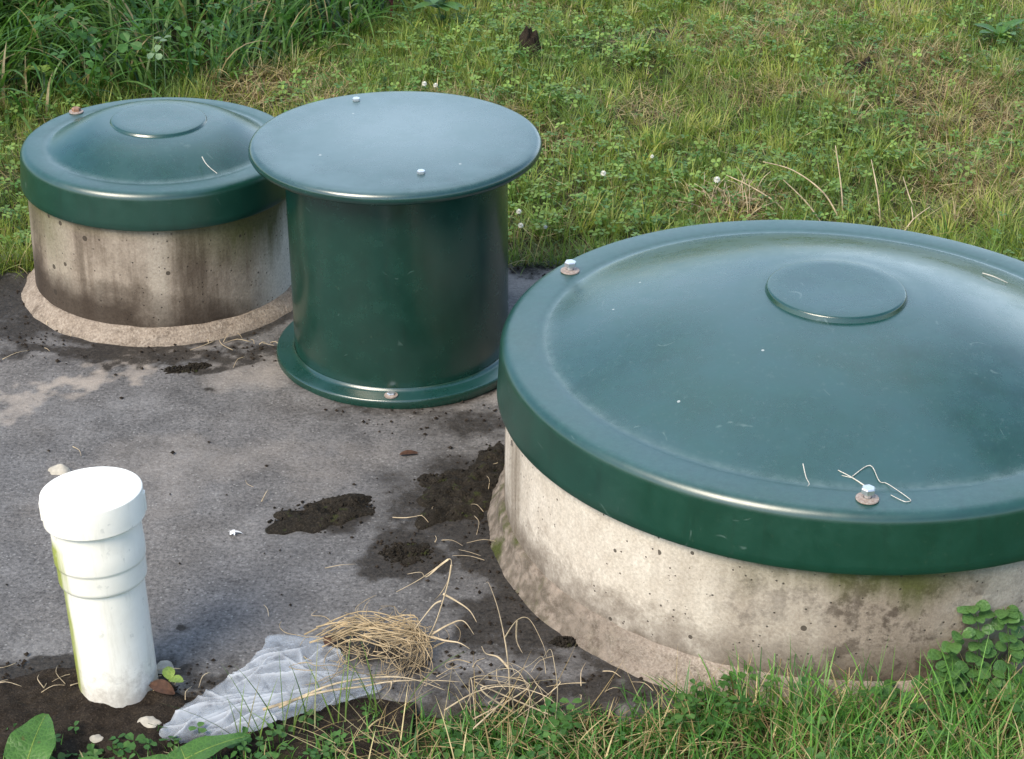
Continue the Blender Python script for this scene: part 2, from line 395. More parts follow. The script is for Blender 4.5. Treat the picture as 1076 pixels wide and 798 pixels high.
def lathe(prof, seg=144, jit=0, seed=0, close=False):
    V, Fs = [], []
    for i, (r, z) in enumerate(prof):
        for j in range(seg):
            a = 2 * math.pi * j / seg; rr, zz = r, z
            if jit and r > 0:
                q = Vector((math.cos(a) * r * 22, math.sin(a) * r * 22, i * .9 + seed))
                k = mnoise.fractal(q, 1.0, 2.0, 4); rr += k * jit; zz += mnoise.noise(q * 1.3 + Vector((9, 9, 9))) * jit * .5
            V.append((math.cos(a) * rr, math.sin(a) * rr, zz))
    n = len(prof)
    for i in range(n - 1 if not close else n):
        i2 = (i + 1) % n
        for j in range(seg):
            j2 = (j + 1) % seg
            Fs.append((i * seg + j, i * seg + j2, i2 * seg + j2, i2 * seg + j))
    if not close:
        if prof[-1][0] < .02: Fs.append([(n - 1) * seg + j for j in range(seg)])
    return V, Fs
def arc(cx, cz, r, a0, a1, n):
    return [(cx + r * math.cos(R(a0 + (a1 - a0) * i / n)), cz + r * math.sin(R(a0 + (a1 - a0) * i / n))) for i in range(n + 1)]

def spline(pts, n=6):
    P = [Vector(p) for p in pts]
    if len(P) < 3: n = max(n, 2)
    out = []
    for i in range(len(P) - 1):
        p0 = P[max(i - 1, 0)]; p1 = P[i]; p2 = P[i + 1]; p3 = P[min(i + 2, len(P) - 1)]
        for k in range(n):
            t = k / n
            out.append(.5 * ((2 * p1) + (p2 - p0) * t + (2 * p0 - 5 * p1 + 4 * p2 - p3) * t * t + (3 * p1 - p0 - 3 * p2 + p3) * t ** 3))
    out.append(P[-1]); return out
class MB:
    def __init__(s): s.V = []; s.F = []
    def tube(s, pts, r0, r1=None, sides=6, n=6, flat=1.0):
        if r1 is None: r1 = r0
        P = spline(pts, n); m = len(P); b = len(s.V)
        for i, p in enumerate(P):
            d = (P[min(i + 1, m - 1)] - P[max(i - 1, 0)])
            if d.length < 1e-9: d = Vector((0, 0, 1))
            d.normalize()
            a = d.orthogonal() if i == 0 else (a - d * a.dot(d))
            a.normalize(); c = d.cross(a); r = r0 + (r1 - r0) * i / (m - 1)
            for k in range(sides):
                t = 2 * math.pi * k / sides; s.V.append(p + (a * math.cos(t) + c * math.sin(t) * flat) * r)
        for i in range(m - 1):
            for k in range(sides):
                k2 = (k + 1) % sides
                s.F.append((b + i * sides + k, b + i * sides + k2, b + (i + 1) * sides + k2, b + (i + 1) * sides + k))
        s.F.append([b + k for k in range(sides)][::-1]); s.F.append([b + (m - 1) * sides + k for k in range(sides)])
        return s
    def add(s, V, F):
        b = len(s.V); s.V += [Vector(v) for v in V]; s.F += [[b + i for i in f] for f in F]; return s
    def build(s, name, mat, parent=None, smooth=True, sharp=None): return mesh_obj(name, s.V, s.F, mat, parent, smooth, sharp=sharp)

def leaf_geo(base, d, up_, L, W, fold=.15, curl=.2, nu=8, nv=2, tipw=.0, wav=0.0, shape='oval'):
    """a real leaf blade: midrib, folded halves, curled along its length, thin thickness"""
    d = Vector(d).normalized(); up_ = Vector(up_); side = d.cross(up_).normalized(); nrm = side.cross(d).normalized()
    V, F = [], []
    for i in range(nu + 1):
        t = i / nu
        if shape == 'oval': wv = math.sin(math.pi * min(1, (t * .93 + .05))) ** .7
        elif shape == 'lance': wv = (t ** .5) * (1 - t) ** .75 * 1.75
        else: wv = math.sin(math.pi * t ** .75 * .97 + .03) ** .8
        c = Vector(base) + d * (L * t) + nrm * (-curl * L * t * t + .25 * curl * L * t)
        for j in range(-nv, nv + 1):
            k = j / nv
            p = c + side * (W * .5 * wv * k) + nrm * (abs(k) * fold * W * .5 * wv + wav * W * math.sin(t * 17 + k * 2) * abs(k))
            V.append(p)
    m = 2 * nv + 1
    for i in range(nu):
        for j in range(m - 1): F.append((i * m + j, i * m + j + 1, (i + 1) * m + j + 1, (i + 1) * m + j))
    return V, F
def lump(cx, cy, rx, ry, h, seed=0, rot=0, nr=14, na=40, z0=0.0, rag=.35, rough=.5):
    """an irregular clod heaped on the ground, with its underside closed"""
    V, F = [], []
    for i in range(nr + 1):
        t = i / nr
        for j in range(na):
            a = 2 * math.pi * j / na
            e = 1 + rag * mnoise.fractal(Vector((math.cos(a) * 1.5 + seed, math.sin(a) * 1.5, seed * 1.7)), 1, 2, 4)
            x, y = math.cos(a) * rx * t * e, math.sin(a) * ry * t * e
            q = Vector((x * 45 + seed, y * 45, seed))
            z = h * (1 - t * t) ** .7 * (.45 + rough * (.55 + mnoise.fractal(q, 1, 2, 5)))
            if t > .98: z = -.002
            V.append((cx + x * math.cos(rot) - y * math.sin(rot), cy + x * math.sin(rot) + y * math.cos(rot), z0 + max(z, -.002)))
    for i in range(nr):
        for j in range(na):
            j2 = (j + 1) % na; F.append((i * na + j, i * na + j2, (i + 1) * na + j2, (i + 1) * na + j))
    F.append([nr * na + j for j in range(na)][::-1])
    return V, F

# value noise on the ground plane, vectorised
_tab = rng.random((256, 256))
def vn(x, y, s, o=0):
    x = np.asarray(x) * s + 37.3 + o * 11.7; y = np.asarray(y) * s + 91.1 + o * 5.3
    xi = np.floor(x).astype(int); yi = np.floor(y).astype(int); fx = x - xi; fy = y - yi
    fx = fx * fx * (3 - 2 * fx); fy = fy * fy * (3 - 2 * fy)
    g = lambda a, b: _tab[a % 256, b % 256]
    return (g(xi, yi) * (1 - fx) + g(xi + 1, yi) * fx) * (1 - fy) + (g(xi, yi + 1) * (1 - fx) + g(xi + 1, yi + 1) * fx) * fy
def fbm(x, y, s, o=0): return (vn(x, y, s, o) + .5 * vn(x, y, s * 2.1, o + 1) + .25 * vn(x, y, s * 4.3, o + 2)) / 1.75
sst = lambda a, b, v: np.clip((v - a) / (b - a), 0, 1) ** 2 * (3 - 2 * np.clip((v - a) / (b - a), 0, 1))
TGX = np.array([-9, -1.14, -.95, -.69, -.49, -.35, -.22, 9]); TGY = np.array([4.1, 4.27, 4.40, 4.56, 4.75, 5.0, 5.4, 30.])
SLAB = (-1.6, .62, 2.17, 3.56)
def gz(x, y):
    x = np.asarray(x, float); y = np.asarray(y, float)
    z = -.012 + .05 * (fbm(x, y, 1.7, 3) - .5) + .02 * (fbm(x, y, 7, 8) - .5)
    dx = np.maximum(np.maximum(SLAB[0] - x, x - SLAB[1]), 0); dy = np.maximum(np.maximum(SLAB[2] - y, y - SLAB[3]), 0)
    k = sst(0, .16, np.hypot(dx, dy)); z = z * k + (-.030) * (1 - k)
    bank = sst(0, 1.8, y - np.interp(x, TGX, TGY)); z = z + .22 * bank
    z = z + .05 * sst(.12, .42, x) * sst(2.24, 2.12, y) * sst(1.2, 1.7, y)
    rr = np.hypot(x, y - 3); z = z + np.where(rr > 9, (rr - 9) * .02, 0)
    return z

# ------------------------------------------------------------------ setting: ground, slab
def build_ground():
    n = 300
    t = np.linspace(-1, 1, n); c = np.sinh(t * 5.0) / math.sinh(5.0) * 120
    X, Y = np.meshgrid(c, c + 3.6); Z = gz(X, Y)
    V = np.stack([X, Y, Z], -1).reshape(-1, 3); i = np.arange(n - 1)
    A = (i[:, None] * n + i[None, :]).ravel(); Fs = np.stack([A, A + 1, A + n + 1, A + n], 1)
    kind(mesh_obj("ground", V, Fs, mat_ground()), 'structure')
build_ground()
STAINS = (((-.05, 2.70), (.150, .19), -.3, .10, .5, 1.), ((-.278, 2.622), (.105, .062), .5, .05, .6, 1.), ((-.15, 2.525), (.075, .066), 0, .05, .65, 1.),
          ((-.02, 2.48), (.085, .24), .35, .10, .6, .98), ((-.07, 2.54), (.16, .28), .2, .14, .2, .42), ((-.04, 2.92), (.15, .055), .1, .06, .4, .88),
          ((-.66, 3.150), (.32, .045), .0, .08, .5, .95), ((-.88, 3.25), (.15, .10), .5, .10, .5, .95), ((-.51, 3.09), (.050, .018), .5, .02, .6, .95),
          ((-.505, 3.022), (.016, .010), 0, .01, .6, .9), ((-.83, 3.166), (.020, .015), 0, .01, .6, .95), ((-.447, 2.323), (.010, .008), 0, .006, .6, 1.),
          ((-.19, 2.955), (.22, .032), .05, .05, .3, .7), ((-.43, 3.165), (.11, .032), .4, .06, .5, .93), ((.08, 2.304), (.03, .016), .3, .02, .6, .95),
          ((-.60, 2.19), (.25, .058), .05, .10, .6, 1.), ((-.17, 2.26), (.09, .05), 0, .06, .4, .8), ((.14, 2.205), (.30, .06), .05, .10, .4, .93),
          ((-.28, 2.14), (.3, .05), 0, .10, .3, .75), ((.04, 3.54), (.09, .05), 0, .05, .5, .85), ((-1.0, 3.36), (.20, .16), 0, .10, .6, .95), ((-.45, 2.24), (.03, .02), 0, .02, .5, .8))
WARM = (((-.72, 3.05), (.30, .040), .72, .10, .2, .75), ((-.36, 3.12), (.22, .10), .5, .10, .1, .55), ((-.06, 3.04), (.18, .10), .2, .12, .1, .45), ((.02, 3.5), (.10, .08), 0, .04, .4, .5), ((-.45, 2.75), (.3, .12), .3, .2, .0, .25))  # first streak is a light patch painted across the slab
def stain_shade_mask(x, y, lst, rings=True):
    m = np.zeros_like(x)
    for (cx, cy), (rx, ry), ro, wp, hd, f in lst:
        fq = .55 / max(min(rx, ry), .012)
        wx = x + wp * (fbm(x, y, fq * 1.5, 90) - .5) * 1.6; wy = y + wp * (fbm(x, y, fq * 1.5, 95) - .5) * 1.6
        wx = wx + wp * .5 * (fbm(x, y, fq * 6, 97) - .5); wy = wy + wp * .5 * (fbm(x, y, fq * 6, 99) - .5)
        u = ((wx - cx) * math.cos(ro) + (wy - cy) * math.sin(ro)) / rx; v = ((wy - cy) * math.cos(ro) - (wx - cx) * math.sin(ro)) / ry
        m = np.maximum(m, f * np.clip((1 - np.hypot(u, v)) / (1 - hd), 0, 1) ** .6)
    for cx, cy, r, wd, f in () if not rings else ((-.1879, 3.1825, .214, .016, .95), (-.6392, 3.4377, .268, .020, .95), (.4546, 2.625, .494, .020, .9)):  # dirt line round each foot, contact shade painted in with it
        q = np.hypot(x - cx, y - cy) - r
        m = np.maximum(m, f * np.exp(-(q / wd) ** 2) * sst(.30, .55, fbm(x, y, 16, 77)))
    return m
def build_slab():
    nx, ny = 460, 290
    x0, x1, y0, y1 = SLAB
    X = np.linspace(x0, x1, nx + 1)
    fr = np.array([y0 + .020 * mnoise.fractal(Vector((x * 9, 0, 0)), 1, 2, 4) for x in X]); bk = np.array([y1 + .03 * mnoise.fractal(Vector((x * 6, 5, 0)), 1, 2, 4) for x in X])
    T = np.linspace(0, 1, ny + 1)[:, None]
    Y = fr[None] + (bk - fr)[None] * T; X = np.repeat(X[None], ny + 1, 0)
    Z = .003 * (fbm(X, Y, 7, 12) - .5); Z[0] -= .008; Z[-1] -= .008
    V = np.stack([X, Y, Z], -1).reshape(-1, 3)
    i = (np.arange(ny)[:, None] * (nx + 1) + np.arange(nx)[None]).ravel()
    Fs = np.stack([i, i + 1, i + nx + 2, i + nx + 1], 1)
    per = np.array([k for k in range(nx + 1)] + [j * (nx + 1) + nx for j in range(1, ny + 1)] + [ny * (nx + 1) + k for k in range(nx - 1, -1, -1)] + [j * (nx + 1) for j in range(ny - 1, 0, -1)])
    b = len(V); m = len(per); low = V[per].copy(); low[:, 2] = -.14
    k = np.arange(m); Fs = np.concatenate([Fs, np.stack([per[k], b + k, b + (k + 1) % m, per[(k + 1) % m]], 1)]); V = np.concatenate([V, low])
    cols = np.stack([stain_shade_mask(V[:, 0], V[:, 1], STAINS), stain_shade_mask(V[:, 0], V[:, 1], WARM, False), np.zeros(len(V))], 1)
    o = mesh_obj("concrete_slab", V, Fs, M_SLAB, cols=cols); o.data.color_attributes[0].name = "StainShade"
    kind(o, 'structure')
build_slab()

# ------------------------------------------------------------------ chambers
def hexbolt(parent, x, y, z, s=1.0, lift=.012, washer=True, tilt=(0, 0, 0)):
    b = MB(); r = .0115 * s
    hexp = [(r * math.cos(R(60 * k + 15)), r * math.sin(R(60 * k + 15))) for k in range(6)]
    V = [(a, c, lift) for a, c in hexp] + [(a, c, lift + .007 * s) for a, c in hexp] + [(a * .86, c * .86, lift + .0088 * s) for a, c in hexp]
    F = [[5, 4, 3, 2, 1, 0]] + [(k, (k + 1) % 6, 6 + (k + 1) % 6, 6 + k) for k in range(6)] + [(6 + k, 6 + (k + 1) % 6, 12 + (k + 1) % 6, 12 + k) for k in range(6)] + [[12, 13, 14, 15, 16, 17]]
    b.add(V, F); b.tube([(0, 0, -.006), (0, 0, lift + .001)], .0062 * s, sides=10, n=1)
    o = b.build("bolt", M_BOLT, parent, smooth=False); o.location = (x, y, z); o.rotation_euler = tilt
    if washer:
        V, F = lathe([(.0070 * s, .0004), (.0175 * s, .0), (.0185 * s, .0012), (.0180 * s, .0026), (.0070 * s, .0034)], 28, close=True)
        mesh_obj("washer", V, F, M_WASH, o, sharp=40)
    return o

# large chamber: ring and lid
BX, BY = .4546, 2.625
ring = empty("concrete_ring", "large pale concrete ring under the widest green lid, grass against its foot", "concrete ring", (BX, BY, 0))
V, F = lathe([(.463, -.08), (.463, .05), (.4635, .12), (.463, .2125), (.40, .2125), (.40, -.08)], 192, close=True)
mesh_obj("wall", V, F, M_RBIG, ring, sharp=50)
prof = [(.500, -.06), (.490, -.004)] + [(.482 - .0115 * math.sin(R(a)), .008 + .030 * (a / 90)) for a in (0, 30, 60, 90)] + [(.466, .045), (.455, .047), (.455, -.06)]
V, F = lathe(prof, 260, jit=.0045, seed=3, close=True)
mesh_obj("mortar_fillet", V, F, M_FBIG, ring, sharp=60)

def lid_profile(r, zb, zt, edge, r_in, zc, rdisc, t=.006):
    p = [(r - t, zb), (r - .001, zb - .0005), (r + .0005, zb + .003), (r, zb + .012)]
    p += [(r - .0025 - edge + edge * math.cos(R(a)), zt - edge + edge * math.sin(R(a))) for a in (0, 15, 30, 45, 60, 75, 90)]
    p += [(r_in + .012, zt + .0015), (r_in + .006, zt + .0006), (r_in, zt - .0006), (r_in - .006, zt + .0005)]
    n = 16
    for i in range(1, n + 1):
        u = i / n; rr = (r_in - .006) + (rdisc + .012 - r_in + .006) * u
        zz = zt + .0005 + (zc - zt) * (math.sin(u * math.pi / 2) ** 1.05 * .75 + u * .25)
        p.append((rr, zz))
    p += [(rdisc + .006, zc + .0015), (rdisc - .005, zc + .0022), (rdisc - .03, zc + .003)]
    return p + [(.0, zc + .003)]
def lid_shell(parent, prof, seg, mat):
    prof = list(prof[:-1]) + [(.012, prof[-1][1])]
    V, F = lathe(prof, seg); n = len(V)
    mesh_obj("shell", V, F, mat, parent, sharp=35)
def disc(parent, r, z, h, mat):
    p = [(r + .004, z - .004), (r + .0012, z + h * .35)] + [(r - .004 + .004 * math.cos(R(a)), z + h - .004 + .004 * math.sin(R(a))) for a in (10, 30, 50, 70, 90)] + [(r * .8, z + h + .0007), (r * .4, z + h + .0003), (.01, z + h)]
    V, F = lathe(p, 96); mesh_obj("raised_disc", V, F, mat, parent, sharp=50)

lid = empty("chamber_lid", "widest green domed lid, bolted rim, a bent wire lying on it", "lid", (BX, BY, 0), (R(-.3171), R(.1898), 0))
PB = lid_profile(.4765, .2128, .2985, .016, .412, .3775, .106)
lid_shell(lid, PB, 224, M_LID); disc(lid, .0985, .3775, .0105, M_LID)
for a, rr in ((147.5, .438), (-91.6, .438), (28, .438)):
    hexbolt(lid, rr * math.cos(R(a)), rr * math.sin(R(a)), .2995, .80, .010)
def zlid(r): # height of the lid's outer surface
    q = sorted([(a, b) for a, b in PB[9:]]); return float(np.interp(r, [a for a, b in q], [b for a, b in q]))

# small chamber, back left
LX, LY, LROT = -.6392, 3.4377, (0, R(.5564), 0)
ring2 = empty("concrete_ring", "smaller stained brown concrete ring under the green lid behind the white pipe", "concrete ring", (LX, LY, 0), LROT)
V, F = lathe([(.238, -.08), (.238, .06), (.2385, .12), (.238, .211), (.20, .211), (.20, -.08)], 144, close=True)
mesh_obj("wall", V, F, M_RSMALL, ring2, sharp=50)
prof = [(.2690, -.06), (.2630, .000), (.2585, .006), (.250, .0155), (.243, .0225), (.239, .026), (.230, .026), (.230, -.06)]
V, F = lathe(prof, 220, jit=.0042, seed=8, close=True)
mesh_obj("mortar_fillet", V, F, M_FSMALL, ring2, sharp=60)
lid2 = empty("chamber_lid", "small green domed lid on the stained concrete ring, a curled straw on it", "lid", (LX, LY, 0), LROT)
PL = lid_profile(.248, .2114, .2785, .014, .200, .3165, .092)
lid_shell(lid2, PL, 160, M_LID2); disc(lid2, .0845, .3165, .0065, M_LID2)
for q in ((-.176, .136), (.21, -.07)):
    o = hexbolt(lid2, *q, .2795, .72, .003); o.data.materials[0] = M_RUST

# tall green pipe in the middle
MX, MY, MROT = -.1915, 3.1790, (0, R(-1.1195), 0)
riser = empty("riser_pipe", "upright dark green pipe standing on a bolted round flange", "pipe", (MX, MY, 0), MROT)
V, F = lathe([(.1849, .016), (.1850, .2), (.1853, .374), (.176, .374), (.176, .016)], 160, close=True)
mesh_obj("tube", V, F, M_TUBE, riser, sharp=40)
V, F = lathe([(.187, -.001), (.2165, -.001), (.2172, .002), (.2170, .0125), (.2158, .0150), (.2135, .0160), (.1925, .0163), (.1880, .0178), (.1856, .0225), (.1852, .008)], 160, close=True)
mesh_obj("base_flange", V, F, M_TUBE, riser, sharp=45)
for k, a in enumerate((-92, 92)):
    o = hexbolt(riser, .2005 * math.cos(R(a)), .2005 * math.sin(R(a)), .0161, .62, .001, True)
    o.children[0].data.materials[0] = M_WASH
cover = empty("pipe_cover", "flat round green cover overhanging the upright green pipe, pale sheen painted on top", "cover", (MX, MY, 0), MROT)
p = [(.188, .3745), (.232, .3690)] + [(.2315 + .0110 * math.cos(R(a)), .3795 + .0110 * math.sin(R(a))) for a in (-85, -60, -35, -10, 15, 40, 65, 88)] + [(.219, .3914), (.19, .3922), (.14, .3934), (.08, .3942), (.01, .3945)]
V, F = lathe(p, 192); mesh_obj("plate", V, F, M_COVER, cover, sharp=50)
for x, y in ((.050, -.160), (-.078, .178)): hexbolt(cover, x, y, .3922, .58, .0008, False)

# white capped pipe
dp = empty("drain_pipe", "white capped plastic pipe standing in dark soil at the slab's edge", "pipe", (-.507, 2.189, -.012), (R(-2.4), R(-3.2), 0))
V, F = lathe([(.0512, -.16), (.0512, .10), (.0514, .212), (.047, .212), (.047, -.16)], 72, close=True); mesh_obj("pipe", V, F, M_PVC, dp, sharp=40)
V, F = lathe([(.0514, .174), (.0545, .1765), (.0556, .179), (.0560, .182), (.0560, .203), (.0563, .206), (.0574, .2072), (.0578, .2095), (.0578, .228), (.0572, .231), (.0570, .266), (.050, .266), (.0505, .20)], 72, close=True); mesh_obj("socket", V, F, M_PVC, dp, sharp=50)
p = [(.0580, .2635), (.0628, .2635), (.0638, .2648), (.0640, .2990), (.0636, .3010), (.0622, .3022), (.0585, .3026), (.0580, .3020), (.0555, .3020), (.0550, .3024), (.03, .3026), (.005, .3028)]
V, F = lathe(p, 80); mesh_obj("cap", V, F, M_PVC, dp, sharp=30)
for a in (8, 188):
    b = MB(); c, s_ = math.cos(R(a)), math.sin(R(a)); tx, ty = -s_, c
    V = []
    for zz in (.268, .292):
        for rr, w_ in ((.0636, .006), (.0655, .0045)):
            V += [(c * rr + tx * w_, s_ * rr + ty * w_, zz), (c * rr - tx * w_, s_ * rr - ty * w_, zz)]
    b.add(V, [(0, 1, 3, 2), (4, 6, 7, 5), (2, 3, 7, 6), (0, 2, 6, 4), (1, 5, 7, 3)])
    b.build("grip_lug", M_PVC, dp, smooth=False)

# ------------------------------------------------------------------ grass and other stuff
G1, G2, G3 = np.array((.080, .160, .028)), np.array((.37, .375, .08)), np.array((.055, .125, .036))
S1, S2, S3 = np.array((.50, .40, .21)), np.array((.30, .215, .10)), np.array((.15, .09, .042))
def blades(name, P, L, W, head, tilt, curl, cols, mat, segs=3, twist=None, floor=True):
    n = len(P); dirx, diry = np.cos(head), np.sin(head)
    tw = rng.normal(0, .5, n) if twist is None else twist
    pos = P.copy(); V = np.empty((n, segs + 1, 2, 3))
    for k in range(segs + 1):
        t = k / segs; wk = W * ((1 - t) ** .7 * .85 + .12) * (1 if k < segs else .35) * (.8 if k == 0 else 1)
        ang = tilt + curl * t
        sx = -diry * np.cos(tw * t); sy = dirx * np.cos(tw * t); sz = np.sin(tw * t) * .7
        s_ = np.stack([sx, sy, sz], 1) * wk[:, None] * .5
        V[:, k, 0] = pos - s_; V[:, k, 1] = pos + s_
        st = (L / segs)[:, None] * np.stack([np.sin(ang) * dirx, np.sin(ang) * diry, np.cos(ang)], 1)
        pos = pos + st
        if floor: pos[:, 2] = np.maximum(pos[:, 2], gz(pos[:, 0], pos[:, 1]) + .004 + .004 * (k + 1) / segs)
    base = (np.arange(n) * (segs + 1) * 2)[:, None]
    q = np.array([[2 * k, 2 * k + 1, 2 * k + 3, 2 * k + 2] for k in range(segs)])
    Fs = (base[:, None, :] + q[None]).reshape(-1, 4)
    c = np.repeat(cols[:, None, :], (segs + 1) * 2, 1).reshape(-1, 3)
    return mesh_obj(name, V.reshape(-1, 3), Fs, mat, cols=c)
CIRC = ((BX, BY, .487), (LX, LY, .262), (MX, MY, .216))
def clear(x, y, slab_in=0.0):
    ok = ~((x > SLAB[0] + slab_in) & (x < SLAB[1] - slab_in) & (y > SLAB[2] + slab_in) & (y < SLAB[3] - slab_in))
    for cx, cy, r in CIRC: ok &= np.hypot(x - cx, y - cy) > r
    return ok
def scatter(n, x0, x1, y0, y1): return rng.uniform(x0, x1, n), rng.uniform(y0, y1, n)
def in_tall(x, y): return y - np.interp(x, TGX, TGY)
BARE = ((.028, 4.79, .05), (.35, 4.98, .055), (.826, 4.71, .05), (.05, 3.60, .07))
def bare(x, y):
    m = np.zeros_like(x)
    for cx, cy, r in BARE: m = np.maximum(m, 1 - sst(r * .6, r * 1.2, np.hypot(x - cx, y - cy)))
    return m
DRYP = ((.446, 3.86, .10, .9), (-.55, 4.50, .17, 1.), (-.13, 4.36, .18, .7), (1.02, 4.45, .26, .9), (1.0, 4.03, .16, .9), (.95, 4.75, .2, .8), (.56, 4.95, .2, .7), (.30, 4.42, .12, .5), (.55, 4.55, .12, .5), (.9, 3.95, .10, .6), (.1, 4.2, .12, .5))
def dryness(x, y):
    m = np.clip((fbm(x, y, 3.2, 21) - .52) * 3.2, 0, .6)
    for cx, cy, r, f in DRYP: m = np.maximum(m, f * (1 - sst(r * .3, r * 1.3, np.hypot(x - cx, y - cy) + .08 * (fbm(x, y, 12, 5) - .5))))
    return m
def pick(n, x, y, dry):
    a = fbm(x, y, 5, 31)[:, None]; b = rng.random((n, 1))
    c = G1 * (1 - a) + G2 * a; c = np.where(b < .3, G3 * .6 + c * .4, c)
    isd = rng.random(n) < dry * .75 + .06
    d = rng.random((n, 1)); sc_ = np.where(d < .45, S1, np.where(d < .8, S2, S3))
    c = np.where(isd[:, None], sc_, c)
    c = np.where(isd[:, None], c, c * np.array((.95, 1.02, .95)))
    return c * rng.uniform(.7, 1.35, (n, 1)), isd
def lawn(name, n, x0, x1, y0, y1, lo=.022, hi=.06, wmul=1.0):
    x, y = scatter(n, x0, x1, y0, y1)
    dens = .35 + .65 * sst(.3, .6, fbm(x, y, 9, 2))
    ok = clear(x, y) & (rng.random(n) < dens * (1 - bare(x, y) * .97)) & (in_tall(x, y) < .12)
    x, y = x[ok], y[ok]; n = len(x); dry = dryness(x, y)
    col, isd = pick(n, x, y, dry)
    cl = fbm(x, y, 6, 14)
    L = rng.uniform(lo, hi, n) * (.55 + .95 * cl); W = rng.uniform(.0011, .0030, n) * wmul
    head = vn(x, y, 14, 6) * 12 + rng.normal(0, .8, n)
    tilt = np.abs(rng.normal(.55, .38, n)) + isd * .45; curl = rng.uniform(.1, 1.2, n)
    blades(name, np.stack([x, y, gz(x, y) - .003], 1), L, W, head, tilt, curl, col, M_BLADE)
    return
kindset = lambda nm: [kind(o, 'stuff') for o in bpy.data.objects if o.name == nm]
lawn("lawn_grass", 270000, -2.5, 2.5, 3.4, 5.7, .020, .064)
def tufts(name, m, x0, x1, y0, y1):
    cx, cy = scatter(m, x0, x1, y0, y1)
    ok = clear(cx, cy, -.02) & (in_tall(cx, cy) < .05) & (rng.random(m) < (1 - bare(cx, cy)) * (.25 + .75 * sst(.4, .6, fbm(cx, cy, 4, 17))))
    cx, cy = cx[ok], cy[ok]; m = len(cx); per = 26
    ti = np.repeat(np.arange(m), per); n = m * per
    lean = rng.uniform(0, 6.3, m)[ti]; head = np.where(rng.random(n) < .55, lean + rng.normal(0, .7, n), rng.uniform(0, 6.3, n)); rad = np.abs(rng.normal(0, .012, n))
    x = cx[ti] + np.cos(head) * rad; y = cy[ti] + np.sin(head) * rad
    sz = rng.uniform(.6, 1.35, m)[ti]; br = rng.uniform(.6, 1.5, m)[ti][:, None]
    dry = (rng.random(m) < dryness(cx, cy) * .6)[ti]
    a = rng.random((m, 1))[ti]; col = (np.array((.075, .165, .028)) * (1 - a) + np.array((.36, .40, .085)) * a) * br * rng.uniform(.8, 1.2, (n, 1))
    col = np.where(dry[:, None], (S1 * .9) * rng.uniform(.6, 1.1, (n, 1)), col)
    blades(name, np.stack([x, y, gz(x, y) - .004], 1), rng.uniform(.03, .075, n) * sz, rng.uniform(.0016, .0042, n), head, np.abs(rng.normal(.5, .3, n)), rng.uniform(.3, 1.5, n), np.clip(col, 0, .4), M_BLADE, segs=4)
    kindset(name)
tufts("lawn_tufts_grass", 5600, -2.5, 2.5, 3.5, 5.7)
tufts("lawn_tufts_grass_beyond", 4200, -3.6, 3.6, 5.6, 8.4)
tufts("lawn_tufts_grass_beside", 2800, .85, 3.6, 1.3, 3.6)
def fringe():
    xs = np.concatenate([rng.uniform(-1.55, -.83, 3500), rng.uniform(-.02, .30, 900)]); n = len(xs)
    ys = 3.54 + .05 * (fbm(xs, xs * 0, 7, 33) - .5) + np.abs(rng.normal(0, .035, n)) - np.where(xs < -.8, .06 + .30 * sst(-.86, -1.2, xs) * rng.random(n), 0.0)
    ok = np.ones(n, bool)
    for cx, cy, r in CIRC: ok &= np.hypot(xs - cx, ys - cy) > r
    xs, ys = xs[ok], ys[ok]; n = len(xs); col, isd = pick(n, xs, ys, np.full(n, .12))
    z = np.maximum(gz(xs, ys), np.where(ys < 3.56, .0, -1))
    blades("lawn_edge_grass", np.stack([xs, ys, z - .002], 1), rng.uniform(.03, .085, n), rng.uniform(.0012, .0032, n), rng.uniform(0, 6.3, n), np.abs(rng.normal(.6, .4, n)), rng.uniform(.1, 1.2, n), col * .9, M_BLADE, segs=4)
    kindset("lawn_edge_grass")
fringe()
lawn("lawn_grass_beyond", 110000, -3.6, 3.6, 5.6, 8.6, .03, .085, 1.7)
lawn("lawn_grass_beside", 75000, .80, 2.6, 1.3, 3.5, .03, .08, 1.2)
lawn("lawn_grass_aside", 50000, 2.4, 4.2, 1.3, 5.7, .03, .085, 1.7)
lawn("lawn_grass_opposite", 16000, -3.2, -1.55, 1.6, 5.7, .03, .07, 1.3)

# thatch: dry straw lying flat
x, y = scatter(95000, -2.5, 2.5, 3.5, 5.7)
ok = clear(x, y) & (rng.random(len(x)) < np.clip(dryness(x, y) * 1.15 + .10, 0, 1) * (1 - bare(x, y))) & (in_tall(x, y) < .2)
x, y = x[ok], y[ok]; n = len(x); d = rng.random((n, 1))
blades("dry_grass", np.stack([x, y, gz(x, y) + rng.uniform(.002, .022, n)], 1), rng.uniform(.03, .09, n), rng.uniform(.001, .0024, n), rng.uniform(0, 6.3, n),
       rng.uniform(1.1, 1.6, n), rng.uniform(-.5, .6, n), np.where(d < .5, S1, np.where(d < .8, S2, S3)) * rng.uniform(.7, 1.2, (n, 1)), M_DRY)

